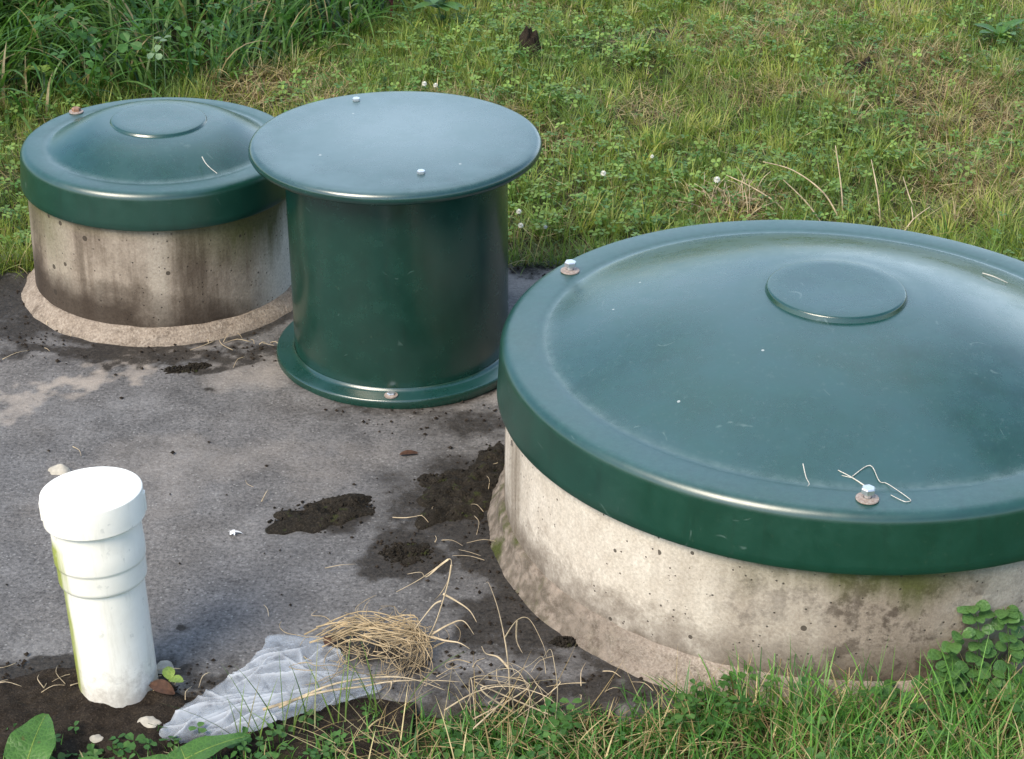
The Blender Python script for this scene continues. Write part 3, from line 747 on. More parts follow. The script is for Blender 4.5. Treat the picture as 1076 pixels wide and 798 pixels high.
# clover and small weeds
def leafset(name, P, nrm_t, head, size, cols, mat, k=3, stem=True):
    """k leaflets per leaf, each a folded pair of quads; stems as slim blades"""
    n = len(P); Vs, Cs = [], []
    ux = np.stack([np.cos(head), np.sin(head), np.zeros(n)], 1)
    tl = nrm_t; ph = rng.uniform(0, 6.3, n)
    nr = np.stack([np.sin(tl) * np.cos(ph), np.sin(tl) * np.sin(ph), np.cos(tl)], 1)
    ux = ux - nr * (ux * nr).sum(1)[:, None]; ux /= np.linalg.norm(ux, axis=1)[:, None]; uy = np.cross(nr, ux)
    for j in range(k):
        a = 2 * math.pi * j / k + rng.normal(0, .12, n)
        d = ux * np.cos(a)[:, None] + uy * np.sin(a)[:, None]; s_ = np.cross(nr, d)
        z = size[:, None]; f = rng.uniform(.0, .35, n)[:, None] * nr
        b = P + d * z * .08
        pts = [b, b + d * z * .45 + s_ * z * .38 + f * z * .5, b + d * z * .88 + s_ * z * .36 + f * z * .5, b + d * z * 1.0 , b + d * z * .88 - s_ * z * .36 + f * z * .5, b + d * z * .45 - s_ * z * .38 + f * z * .5]
        Vs.append(np.stack(pts, 1))
    V = np.concatenate(Vs, 0).reshape(-1, 3); m = len(V) // 6
    base = (np.arange(m) * 6)[:, None]
    Fs = np.concatenate([base + np.array([[0, 1, 2, 3]]), base + np.array([[0, 3, 4, 5]])], 0)
    C_ = np.repeat(np.tile(cols, (k, 1)), 6, 0)
    if stem:
        g = P.copy(); g[:, 2] = gz(P[:, 0], P[:, 1]); g[:, :2] += rng.normal(0, .008, (n, 2))
        w = .0006; o = np.array([w, 0, 0]); sv = np.stack([g - o, g + o, P + o, P - o], 1).reshape(-1, 3)
        Fs = np.concatenate([Fs, len(V) + (np.arange(n) * 4)[:, None] + np.array([[0, 1, 2, 3]])], 0)
        V = np.concatenate([V, sv], 0); C_ = np.concatenate([C_, np.repeat(cols * .9, 4, 0)], 0)
    return mesh_obj(name, V, Fs, mat, cols=C_, smooth=False)
x, y = scatter(42000, -2.2, 2.2, 3.5, 5.7)
cm = sst(.46, .62, fbm(x, y, 2.6, 41)) * .7
for cx, cy, r in ((.12, 3.80, .22), (.35, 3.95, .25), (.15, 4.1, .2), (.75, 4.3, .2), (.05, 4.45, .15), (-.05, 4.9, .3), (.62, 5.0, .2), (-.95, 3.7, .2)): cm = np.maximum(cm, .95 * (1 - sst(r * .5, r * 1.3, np.hypot(x - cx, y - cy))))
ok = clear(x, y) & (rng.random(len(x)) < cm * .52 * (1 - bare(x, y))) & (in_tall(x, y) < .1)
x, y = x[ok], y[ok]; n = len(x); b = rng.random((n, 1))
cc = (np.array((.07, .16, .034)) * (1 - b) + np.array((.22, .32, .075)) * b) * rng.uniform(.75, 1.25, (n, 1))
leafset("clover_patch", np.stack([x, y, gz(x, y) + rng.uniform(.015, .05, n)], 1), np.abs(rng.normal(.3, .3, n)), rng.uniform(0, 6.3, n), rng.uniform(.007, .0135, n), cc, M_CLOVER)

# long rank grass on the bank, back left
x, y = scatter(22000, -2.6, .1, 4.1, 7.0)
dt = in_tall(x, y)
ok = (dt > 0) & clear(x, y) & (rng.random(len(x)) < (.35 + .65 * sst(.35, .6, fbm(x, y, 5, 3))))
x, y, dt = x[ok], y[ok], dt[ok]; n = len(x)
a = fbm(x, y, 3, 51)[:, None]; b = rng.random((n, 1))
cc = np.array((.050, .140, .026)) * (1 - a) + np.array((.125, .225, .045)) * a
cc = np.where(b < .13, S1 * .8, np.where(b < .3, np.array((.04, .10, .045)), cc)) * rng.uniform(.65, 1.3, (n, 1))
L = rng.uniform(.14, .36, n) * (.55 + .45 * sst(0, .4, dt)); head = vn(x, y, 4, 9) * 9 + rng.normal(0, .7, n)
blades("tall_bank_grass", np.stack([x, y, gz(x, y) - .005], 1), L, rng.uniform(.004, .0105, n), head, np.abs(rng.normal(.35, .28, n)), rng.uniform(.6, 2.1, n), cc, M_BLADE, segs=6)
x, y = scatter(5200, -2.4, .05, 4.15, 6.6); dt = in_tall(x, y); ok = (dt > .01) & clear(x, y); x, y, dt = x[ok], y[ok], dt[ok]; n = len(x); a = rng.random((n, 1))
blades("tall_strap_grass", np.stack([x, y, gz(x, y) - .005], 1), rng.uniform(.18, .38, n) * (.6 + .4 * sst(0, .3, dt)), rng.uniform(.007, .0135, n), vn(x, y, 4, 19) * 9 + rng.normal(0, .8, n), np.abs(rng.normal(.45, .25, n)), rng.uniform(.9, 2.2, n),
       (np.array((.055, .155, .03)) * (1 - a) + np.array((.13, .24, .05)) * a) * rng.uniform(.7, 1.2, (n, 1)), M_BLADE, segs=7); kindset("tall_strap_grass")
# ground-ivy and bramble leaves in the bank
x, y = scatter(5200, -2.2, .45, 4.3, 6.6); dt = in_tall(x, y)
ok = (dt > -.05) & (rng.random(len(x)) < sst(.5, .68, fbm(x, y, 3.2, 61)) * .7 + .06)
x, y = x[ok], y[ok]; n = len(x); b = rng.random((n, 1))
cc = np.where(b < .10, np.array((.17, .25, .14)), np.array((.06, .15, .035))) * rng.uniform(.7, 1.3, (n, 1))
leafset("bank_weeds", np.stack([x, y, gz(x, y) + rng.uniform(.03, .2, n)], 1), np.abs(rng.normal(.5, .3, n)), rng.uniform(0, 6.3, n), rng.uniform(.014, .03, n), cc, M_CLOVER, k=3)

# grass along the front of the slab
def front(n, x0, x1, y0, y1, lo, hi, edge):
    x, y = scatter(n, x0, x1, y0, y1)
    ok = clear(x, y) & (rng.random(n) < edge(x, y)) 
    return x[ok], y[ok]
def edgef(x, y):
    e = .30 + .70 * sst(-.10, .22, x)
    e = e * np.where((x < -.28) & (y > 2.075), .0, 1) * np.where((x < -.1) & (y > 2.10), .35, 1); e = np.maximum(e, .6 * (y < 2.055)); e = np.maximum(e, .9 * ((x > -.34) & (y < 2.10 + .06 * sst(-.3, -.1, x) + .03 * (fbm(x, y, 25, 44) - .5)))); e = e * np.where((np.abs(x + .42) < .07) & (y > 2.03), .1, 1)
    return e * (.3 + .7 * sst(.35, .55, fbm(x, y, 10, 71)))
x, y = front(60000, -1.2, 1.5, 1.3, 2.2, 0, 0, edgef)
n = len(x); col, isd = pick(n, x, y, np.full(n, .10)); col *= np.where(isd, 1, .92)[:, None]; col = np.where(isd[:, None], col, col * np.array((.56, 1.0, .95)))
lf = .6 + .5 * sst(.1, .35, x); col *= 1.1
blades("front_grass", np.stack([x, y, gz(x, y) - .004], 1), rng.uniform(.03, .115, n) * lf * np.where(x < -.2, .55, 1), rng.uniform(.0016, .0042, n), rng.uniform(0, 6.3, n), np.abs(rng.normal(.35, .3, n)), rng.uniform(.2, 1.5, n), col, M_BLADE, segs=5)
hx = rng.uniform(-.34, -.12, 36); hy = np.interp(hx, [-.36, -.29, -.22, -.12], [2.05, 2.085, 2.12, 2.15]); n = len(hx); col, isd = pick(n, hx, hy, np.full(n, .15))
blades("front_overhanging_grass", np.stack([hx, hy, np.full(n, -.004)], 1), rng.uniform(.05, .13, n), rng.uniform(.0014, .003, n), rng.normal(1.6, .9, n), np.abs(rng.normal(.5, .3, n)), rng.uniform(.3, 1.2, n), col * np.array((.55, .7, .7)), M_BLADE, segs=5); kindset("front_overhanging_grass")
x, y = front(5000, -.25, 1.2, 1.6, 2.16, 0, 0, edgef)
n = len(x); d = rng.random((n, 1))
blades("front_dry_grass", np.stack([x, y, gz(x, y) + rng.uniform(.0, .03, n)], 1), rng.uniform(.04, .11, n), rng.uniform(.0010, .0022, n), rng.uniform(0, 6.3, n), rng.uniform(.8, 1.6, n), rng.uniform(-.4, .9, n), np.where(d < .5, S1, S2) * rng.uniform(.7, 1.3, (n, 1)), M_DRY, segs=4)
x, y = front(5200, -.34, 1.2, 1.7, 2.19, 0, 0, lambda x, y: sst(.50, .66, fbm(x, y, 7, 81)) * .6 + .03 + .5 * (np.hypot(x - .0, y - 2.1) < .09) + .5 * (np.hypot(x - .27, y - 2.13) < .07))
n = len(x); b = rng.random((n, 1))
ex = rng.uniform(-.68, -.34, 260); ey = rng.uniform(1.95, 2.09, 260); kp = fbm(ex, ey, 14, 55) > .52; x = np.concatenate([x, ex[kp]]); y = np.concatenate([y, ey[kp]]); b = rng.random((len(x), 1))
ok = (x > -.12) | (rng.random(len(x)) < .6); x, y, b = x[ok], y[ok], b[ok]; n = len(x)
leafset("front_clover", np.stack([x, y, gz(x, y) + rng.uniform(.02, .065, n) * np.where(x < .05, .5, 1)], 1), np.abs(rng.normal(.35, .3, n)), rng.uniform(0, 6.3, n), rng.uniform(.008, .014, n), (np.array((.04, .12, .028)) * (1 - b) + np.array((.085, .18, .04)) * b), M_CLOVER)

# crumbs, chips and straw bits at the slab's edges
def litter(n, cx, cy, rx, ry, z0=.001, s0=.0012, s1=.006):
    b = MB()
    for i in range(n):
        px, py = random.gauss(cx, rx), random.gauss(cy, ry); s_ = random.uniform(s0, s1) * random.uniform(.4, 1)
        z = z0 if (SLAB[2] < py < SLAB[3]) else float(gz(px, py)) + .001
        V = [Vector((random.uniform(-1, 1), random.uniform(-1, 1), random.uniform(-.2, .9))) * s_ for _ in range(6)]
        o = Vector((px, py, z + s_ * .2))
        dirs = [Vector(v) for v in ((1, 0, 0), (-1, 0, 0), (0, 1, 0), (0, -1, 0), (0, 0, .8), (0, 0, -.3))]
        V = [o + dv * s_ * random.uniform(.5, 1.1) for dv in dirs]
        b.add(V, [(0, 2, 4), (2, 1, 4), (1, 3, 4), (3, 0, 4), (2, 0, 5), (1, 2, 5), (3, 1, 5), (0, 3, 5)])
    return b
b = MB()
for a in ((220, -.56, 2.19, .10, .035), (90, -.42, 2.17, .05, .03), (120, -.05, 2.68, .06, .10), (70, -.65, 3.15, .16, .03), (70, -.84, 3.22, .07, .05), (60, -.42, 3.17, .05, .025),
          (120, .0, 2.40, .05, .12), (130, .15, 2.21, .14, .03), (90, -.13, 2.26, .06, .04), (70, -.1, 2.93, .1, .025), (110, -.3, 2.7, .35, .35), (60, .04, 3.55, .05, .03), (60, -.15, 2.52, .03, .03), (40, -.95, 3.42, .04, .05)):
    k = litter(*a); b.add(k.V, k.F)
kind(b.build("soil_crumbs", M_SOIL, smooth=False), 'stuff')
b = MB()
for n_, cx, cy, rx, ry in ((70, -.58, 2.14, .08, .035), (20, -.43, 2.15, .04, .03), (26, .05, 2.19, .16, .03), (14, -.04, 2.6, .06, .10), (12, -.45, 3.17, .06, .02), (10, -.88, 3.2, .06, .04), (12, -.4, 2.7, .3, .3)):
    for i in range(n_):
        px, py = random.gauss(cx, rx), random.gauss(cy, ry); a = random.uniform(0, 6.3); l_ = random.uniform(.012, .055)
        z = .003 if SLAB[2] < py < SLAB[3] else float(gz(px, py)) + .006
        d = Vector((math.cos(a), math.sin(a), 0)) * l_ * .5; o = Vector((px, py, z + random.uniform(0, .006))); pr = Vector((-d.y, d.x, 0)) * random.uniform(-.3, .3)
        b.tube([o - d, o + pr + Vector((0, 0, random.uniform(0, .006))), o + d], random.uniform(.0004, .0010), .0003, 4, 3)
kind(b.build("straw_litter", M_STRAW), 'stuff')
# soil bed round the white pipe
def soil_bed():
    nx, ny = 190, 90
    X, Y = np.meshgrid(np.linspace(-1.05, -.12, nx), np.linspace(1.86, 2.30, ny))
    top = np.interp(X, [-1.1, -.67, -.60, -.53, -.46, -.41, -.30, -.1], [2.215, 2.205, 2.245, 2.235, 2.235, 2.17, 2.02, 1.95]) + .03 * (fbm(X, Y, 18, 61) - .5) + .02 * (fbm(X, Y, 60, 63) - .5)
    h = sst(0, .03, top - Y)
    Z = -.006 + h * (.008 + .016 * (fbm(X, Y, 22, 65) - .35) + .010 * (fbm(X, Y, 80, 67) - .4)) - .02 * sst(2.12, 1.95, Y)
    V = np.stack([X, Y, Z], -1).reshape(-1, 3); i = (np.arange(ny - 1)[:, None] * nx + np.arange(nx - 1)[None]).ravel()
    kind(mesh_obj("dark_soil", V, np.stack([i, i + 1, i + nx + 1, i + nx], 1), M_SOIL), 'structure')
soil_bed()

for nm in ("lawn_grass", "lawn_grass_beyond", "lawn_grass_beside", "lawn_grass_aside", "lawn_grass_opposite", "dry_grass", "clover_patch", "tall_bank_grass", "bank_weeds", "front_grass", "front_dry_grass", "front_clover"): kindset(nm)

# ------------------------------------------------------------------ clods and small things on the slab
def clod(label, parts, mat=M_MUD, z0=.0, name="mud_clod"):
    b = MB(); cx, cy = parts[0][0], parts[0][1]
    for a in parts: V, F = lump(a[0] - cx, a[1] - cy, a[2], a[3], a[4] * (.5 if name == 'mud_clod' else 1), a[5], a[6] if len(a) > 6 else 0, nr=22, na=72, rag=.55, rough=.8); b.add(V, F)
    if name == 'mud_clod':
        for k in range(240):
            a = random.choice(parts); t = random.uniform(0, 6.3); q = random.uniform(.3, 1.15) ; px, py = a[0] - cx + math.cos(t) * a[2] * q, a[1] - cy + math.sin(t) * a[3] * q; s_ = random.uniform(.0008, .0036)
            V = [(px + s_ * u, py + s_ * v_, max(.0, (1 - q) * a[4] * .7) + s_ * (w_ + .3)) for u, v_, w_ in ((1, .2, 0), (-.9, .1, .1), (.1, 1, 0), (-.2, -1.1, 0), (.1, 0, .9), (0, .1, -.5))]
            b.add(V, [(0, 2, 4), (2, 1, 4), (1, 3, 4), (3, 0, 4), (2, 0, 5), (1, 2, 5), (3, 1, 5), (0, 3, 5)])
    o = b.build(name, mat); o.location = (cx, cy, z0); return tag(o, label, "clod")
clod("flat ragged mud clod lying alone on open concrete, left of the larger damp patch", [(-.285, 2.622, .075, .042, .022, 1.3, .5), (-.245, 2.655, .040, .026, .018, 4.4), (-.32, 2.60, .035, .02, .012, 7.7, .3)])
clod("mossy mud heap in the damp patch beside the largest concrete ring", [(-.085, 2.675, .055, .075, .026, 2.9, -.2), (-.045, 2.74, .05, .05, .020, 5.2), (-.115, 2.73, .03, .02, .012, 3.3), (-.02, 2.80, .03, .05, .016, 8.2)])
clod("small low mud clod in front of the mossy heap, above the dried roots", [(-.148, 2.522, .036, .026, .014, 6.1)])
clod("thin black dirt smear in front of the small stained concrete ring", [(-.56, 3.09, .030, .011, .006, 9.4, .5), (-.535, 3.105, .02, .009, .005, 2.2)])
clod("small dark dirt lump by the foot of the largest concrete ring", [(.08, 2.304, .018, .010, .010, 3.6, .3)])
clod("black soil clod in the lawn behind the flat green cover", [(.028, 4.79, .035, .026, .055, 2.5)], M_SOIL, float(gz(.028, 4.79)) - .004, "soil_clod")
clod("low dark earth patch at the top of the lawn, right of the black clod", [(.35, 4.98, .05, .045, .02, 5.5)], M_SOIL, float(gz(.35, 4.98)), "soil_clod")
clod("dark earth lump in the lawn beyond the widest lid's centre", [(.826, 4.71, .038, .03, .03, 8.5)], M_SOIL, float(gz(.826, 4.71)), "soil_clod")
b = MB(); V, F = lump(0, 0, .017, .012, .017, 3.1, nr=8, na=18, rag=.25, rough=.25); b.add(V, F)
o = b.build("stone", M_STONE); o.location = (-.699, 2.743, 0); tag(o, "small pale stone on the slab behind the white pipe's cap", "stone")
b = MB(); V, F = lump(0, 0, .013, .012, .012, 6.1, nr=8, na=18, rag=.25, rough=.25); b.add(V, F)
o = b.build("stone", M_STONE); o.location = (-.455, 2.225, .004); tag(o, "grey stone chip beside the white pipe's base", "stone")
b = MB()
for a, l_, w_, t_ in ((.3, .014, .006, .2), (1.1, .006, .006, .9), (2.6, .008, .004, .5), (4.0, .005, .007, .3), (5.2, .011, .004, .7)):
    b.add(*leaf_geo((0, 0, .003), (math.cos(a), math.sin(a), t_), (.3, .2, 1), l_, w_, .5, .6, 5, 1))
o = b.build("paper_scrap", M_PAPER); o.location = (-.407, 2.565, 0); tag(o, "tiny white crumpled scrap on bare concrete right of the white pipe", "scrap")
o = MB().add(*leaf_geo((0, 0, .003), (.9, .35, .05), (0, 0, 1), .034, .014, .3, .25, 6, 2)).build("dead_leaf", M_BROWN); o.location = (-.175, 2.806, 0)
tag(o, "small brown leaf flake on the slab in front of the green flange", "leaf")
o = MB().add(*leaf_geo((0, 0, .008), (.9, -.3, .02), (0, -.2, 1), .034, .022, .25, .35, 8, 3)).build("dead_leaf", M_BROWN); o.location = (-.462, 2.165, .012)
tag(o, "curled reddish brown leaf in the soil beside the white pipe", "leaf")
o = MB().add(*leaf_geo((0, 0, .004), (.4, .8, .1), (0, 0, 1), .03, .022, .3, .4, 6, 2)).build("dead_leaf", M_BROWN); o.location = (-.243, 2.27, 0.008)
tag(o, "dark brown leaf between the plastic sheet and the root tangle", "leaf")
sd_ = empty("seedling", "lime green two-leaved seedling at the foot of the white pipe", "seedling", (-.442, 2.178, 0))
MB().tube([(0, 0, 0), (.002, -.002, .012), (.004, -.004, .022)], .001, .0008).build("stem", M_STEM, sd_)
for d in ((.8, -.3, .25), (-.2, .8, .5)): MB().add(*leaf_geo((.004, -.004, .022), d, (0, 0, 1), .020, .017, .2, .3, 6, 2)).build("leaf", M_LIME, sd_)

for (x_, y_, rx_, ry_, h_, sd_n, lab) in ((-.455, 2.105, .020, .013, .014, 2.4, "flat pale stone half sunk in the soil between the white pipe and the dock leaves"), (-.60, 2.075, .012, .009, .010, 7.9, "small pale pebble in the soil left of the white pipe, above the dock leaf"),
        (-.515, 2.075, .009, .007, .009, 5.1, "tiny grey pebble in the soil directly below the white pipe")):
    V, F = lump(0, 0, rx_, ry_, h_, sd_n, nr=8, na=20, rag=.3, rough=.3); o = mesh_obj("stone", V, F, M_STONE); o.location = (x_, y_, .0); tag(o, lab, "stone")
# plastic sheet
OUT = [(-.44, 2.08), (-.418, 2.13), (-.392, 2.166), (-.343, 2.237), (-.321, 2.299), (-.28, 2.303), (-.243, 2.295), (-.223, 2.262), (-.208, 2.23), (-.168, 2.195), (-.178, 2.168), (-.224, 2.146), (-.293, 2.104), (-.36, 2.075), (-.407, 2.058)]
def inside(x, y):
    c = False; j = len(OUT) - 1
    for i in range(len(OUT)):
        xi, yi = OUT[i]; xj, yj = OUT[j]
        if (yi > y) != (yj > y) and x < (xj - xi) * (y - yi) / (yj - yi) + xi: c = not c
        j = i
    return c
random.seed(33); FO = []; FOLDS = [(random.uniform(-.42, -.18), random.uniform(2.08, 2.29), random.choice((.75, .9, .6, -.6, 2.2, .3)) + random.gauss(0, .25), random.uniform(.5, 1), random.uniform(.03, .10)) for _ in range(34)]
st = .002; V, F, idx = [], [], {}
nx = int(.30 / st); ny = int(.26 / st)
def vid(i, j):
    if (i, j) not in idx:
        x, y = -.45 + i * st, 2.05 + j * st
        q = Vector((x * 13 + y * 8, y * 9 - x * 5, 0)); rd = 1 - abs(mnoise.noise(q)) * 2; rd2 = 1 - abs(mnoise.noise(q * 2.7 + Vector((3, 3, 3)))) * 2
        fo = 0.0
        for (fx, fy, fa, ff, fs) in FOLDS:
            d_ = abs((x - fx) * math.sin(fa) - (y - fy) * math.cos(fa) + .006 * mnoise.noise(Vector((x * 30, y * 30, fa)))); al = (x - fx) * math.cos(fa) + (y - fy) * math.sin(fa)
            fo = max(fo, ff * math.exp(-d_ / .0022) * max(0, 1 - (al / fs) ** 2))
        z = .0030 + .0018 * rd + .0012 * rd2 + .0060 * fo
        if y < 2.17: z += .002
        FO.append(fo)
        idx[(i, j)] = len(V); V.append((x + .003 * mnoise.noise(q * 3), y + .003 * mnoise.noise(q * 3 + Vector((7, 0, 0))), z))
    return idx[(i, j)]
for i in range(nx):
    for j in range(ny):
        if inside(-.45 + (i + .5) * st, 2.05 + (j + .5) * st): F.append((vid(i, j), vid(i + 1, j), vid(i + 1, j + 1), vid(i, j + 1)))
ec = {}
for f in F:
    for k in range(4):
        e = tuple(sorted((f[k], f[(k + 1) % 4]))); ec[e] = ec.get(e, 0) + 1
edge_v = {v for e, c_ in ec.items() if c_ == 1 for v in e}
loop = [Vector((p.x + .007 * mnoise.fractal(p * 45, 1, 2, 4), p.y + .007 * mnoise.fractal(p * 45 + Vector((5, 5, 5)), 1, 2, 4))) for p in spline([(x, y, 0) for x, y in OUT + OUT[:1]], 8)]
for v in edge_v:
    p = Vector(V[v][:2]); best = min(((loop[i] + (loop[i + 1] - loop[i]) * min(1, max(0, (p - loop[i]).dot(loop[i + 1] - loop[i]) / max((loop[i + 1] - loop[i]).length_squared, 1e-9)))) for i in range(len(loop) - 1)), key=lambda q: (q - p).length)
    V[v] = (best.x, best.y, V[v][2])
o = mesh_obj("plastic_sheet", V, F, M_PLASTIC, cols=np.repeat(np.array(FO)[:, None], 3, 1)); tag(o, "crumpled cloudy grey plastic sheet lying at the slab's front edge", "plastic sheet")
sm = o.modifiers.new("s", 'SOLIDIFY'); sm.thickness = .0003

# dried roots
b = MB()
for i in range(60):
    t0 = random.uniform(-.1, .25); k = random.random()
    A = Vector((-.246 + random.gauss(0, .010), 2.296 + random.gauss(0, .012), .004 + .01 * random.random()))
    Cc = Vector((-.15 + random.gauss(0, .02), 2.312 + random.gauss(0, .012) - .05 * k, (.016 + .012 * random.random())))
    D = Vector((-.118 + random.gauss(0, .007), 2.275 + random.gauss(0, .014), .014 + .012 * random.random()))
    E_ = Vector((-.145 + random.gauss(0, .020), 2.195 + random.gauss(0, .018), .004 + .01 * random.random()))
    pts = [A, (A + Cc) / 2 + Vector((0, .008 * random.gauss(0, 1), .012)), Cc, D, (D + E_) / 2 + Vector((.012 * random.random(), 0, 0)), E_]
    i0 = random.choice((0, 0, 0, 1, 2)); i1 = random.choice((4, 5, 6, 6)); pts = [q + Vector((random.gauss(0, .007), random.gauss(0, .007), random.gauss(0, .004))) for q in pts[i0:max(i1, i0 + 3)]]
    for q in pts: q.z = max(q.z, .002)
    b.tube(pts, random.uniform(.0005, .0014), .0003, 5, 5, flat=.45)
for i in range(75):
    a = random.uniform(0, 6.3); p0 = Vector((-.17 + random.gauss(0, .04), 2.27 + random.gauss(0, .03), .008 + .02 * random.random())); pts = [p0]
    for k in range(4): a += random.gauss(0, .8); pts.append(pts[-1] + Vector((math.cos(a), math.sin(a), random.gauss(0, .15))) * .018)
    for p_ in pts: p_.z = max(p_.z, .002)
    b.tube(pts, .0006, .0003, 4, 4)
tag(b.build("root_tangle", M_ROOT), "matted tan tangle of dried roots on the slab beside the plastic", "roots")
def sprig(label, paths, r=.0018, mat=M_STRAW, name="dried_sprig"):
    b = MB()
    for p in paths: b.tube(p[:-1] if isinstance(p[-1], float) else p, p[-1] if isinstance(p[-1], float) else r * random.uniform(.8, 1.25), .0003, 6, 6, flat=.30)
    return tag(b.build(name, mat), label, "dry sprig")
sprig("forked straw-coloured dry sprig arching over the slab behind the root tangle", [
    [(-.115, 2.275, .006), (-.098, 2.29, .035), (-.083, 2.32, .075), (-.078, 2.35, .092), (-.083, 2.37, .088), (-.105, 2.36, .075), (-.125, 2.355, .062), (-.153, 2.345, .050)],
    [(-.083, 2.37, .088), (-.095, 2.365, .080), (-.112, 2.350, .072), (-.12, 2.352, .078), (-.138, 2.35, .076)],
    [(-.078, 2.35, .092), (-.082, 2.345, .070), (-.092, 2.335, .055), (-.10, 2.335, .045)],
    [(-.090, 2.31, .06), (-.10, 2.30, .06), (-.115, 2.28, .05), (-.125, 2.27, .04)],
    [(-.105, 2.285, .02), (-.08, 2.29, .035), (-.06, 2.285, .045), (-.045, 2.275, .03)],
    [(-.105, 2.285, .02), (-.085, 2.275, .02), (-.065, 2.27, .02), (-.05, 2.27, .01)],
    [(-.088, 2.315, .068), (-.07, 2.31, .06), (-.052, 2.30, .052), (-.042, 2.29, .04)]], .0017)
sprig("second pale dry sprig rising from the grass edge right of the root tangle", [
    [(.005, 2.18, -.01), (.002, 2.20, .03), (-.004, 2.225, .06), (-.014, 2.26, .085), (-.026, 2.30, .095), (-.03, 2.31, .090)],
    [(-.004, 2.225, .06), (.012, 2.24, .078), (.028, 2.24, .080), (.045, 2.225, .055), (.052, 2.21, .04)],
    [(.012, 2.24, .078), (.012, 2.235, .05), (.02, 2.22, .04)],
    [(.002, 2.20, .03), (-.012, 2.21, .04), (-.028, 2.215, .042), (-.034, 2.22, .05)]], .0017)
sprig("bundle of tangled dry stems in the grass below the second sprig", [
    [(-.06, 2.13, .0), (-.03, 2.15, .05), (.01, 2.155, .06), (.03, 2.14, .03), (.035, 2.12, .0)],
    [(-.03, 2.12, .0), (.0, 2.15, .045), (.03, 2.16, .065), (.045, 2.17, .07), (.05, 2.16, .05)],
    [(.06, 2.11, -.02), (.065, 2.13, .04), (.06, 2.15, .075), (.055, 2.17, .082), (.047, 2.17, .07)],
    [(-.08, 2.14, .005), (-.04, 2.16, .02), (.0, 2.16, .03), (.05, 2.14, .03), (.08, 2.12, .01)],
    [(.02, 2.1, -.01), (.03, 2.13, .03), (.02, 2.15, .05), (-.01, 2.16, .035), (-.04, 2.14, .01)],
    [(.04, 2.10, -.01), (.05, 2.12, .03), (.03, 2.15, .055), (.0, 2.17, .06), (-.02, 2.17, .04)]] +
    [[(random.uniform(-.07, .08), random.uniform(2.1, 2.15), 0), (random.uniform(-.05, .06), random.uniform(2.12, 2.16), random.uniform(.02, .06)), (random.uniform(-.06, .07), random.uniform(2.12, 2.17), random.uniform(.01, .05)), (random.uniform(-.07, .08), random.uniform(2.1, 2.15), .0)] for _ in range(6)], .0012)
sprig("long bent straw running along the front edge under the root tangle", [[(-.31, 2.115, .02), (-.24, 2.145, .026), (-.19, 2.17, .018), (-.15, 2.18, .020), (-.10, 2.195, .012), (-.06, 2.19, .014)], [(-.15, 2.18, .02), (-.152, 2.16, .02), (-.17, 2.14, .01)], [(-.29, 2.12, .02), (-.22, 2.16, .03), (-.14, 2.19, .02), (-.08, 2.17, .015)]], .0018)
sprig("thin loose straw on the concrete beside the mossy mud heap", [[(-.175, 2.615, .004), (-.155, 2.61, .007), (-.135, 2.618, .006), (-.115, 2.63, .004)]], .0010)

# things lying on the lids
def on_lid(pts, dz=.002): return [(x, y, zlid(math.hypot(x - BX, y - BY)) + dz + .0015 * k) for k, (x, y) in enumerate(pts)]
b = MB(); b.tube([(x, y, zlid(math.hypot(x - BX, y - BY)) + .0035) for x, y in ((.431, 2.235), (.455, 2.252), (.464, 2.228), (.474, 2.224), (.496, 2.190), (.493, 2.184), (.487, 2.185), (.474, 2.198))], .0006, .0005, sides=6, n=5)
b.tube([(x, y, zlid(math.hypot(x - BX, y - BY)) + .0022) for x, y in ((.414, 2.246), (.431, 2.234), (.449, 2.218))], .0006, .0011)
b.tube([(x, y, zlid(math.hypot(x - BX, y - BY)) + .0020) for x, y in ((.418, 2.238), (.431, 2.234))], .0005)
tag(b.build("bent_wire", M_WIRE), "bent pale wire scrap beside the front bolt of the widest lid", "wire")
b = MB().tube([(x, y, zlid(math.hypot(x - BX, y - BY)) + .002) for x, y in ((.371, 2.258), (.373, 2.237), (.376, 2.226), (.371, 2.218))], .0008, .0004)
tag(b.build("straw_bit", M_WIRE), "short pale straw bit on the widest lid left of the bent wire", "straw")
b = MB().tube([(-.540, 3.300, .305), (-.533, 3.285, .301), (-.523, 3.268, .2985), (-.508, 3.252, .294)], .0009, .0005)
tag(b.build("curled_straw", M_WIRE), "curled pale straw lying on the small domed lid", "straw")
b = MB().tube([(.70, 2.79, zlid(.297) + .002), (.715, 2.775, zlid(.30) + .004), (.735, 2.772, zlid(.318) + .002)], .0011, .0007)
tag(b.build("straw_bit", M_WIRE), "pale straw bit at the far side of the widest lid's dome", "straw")

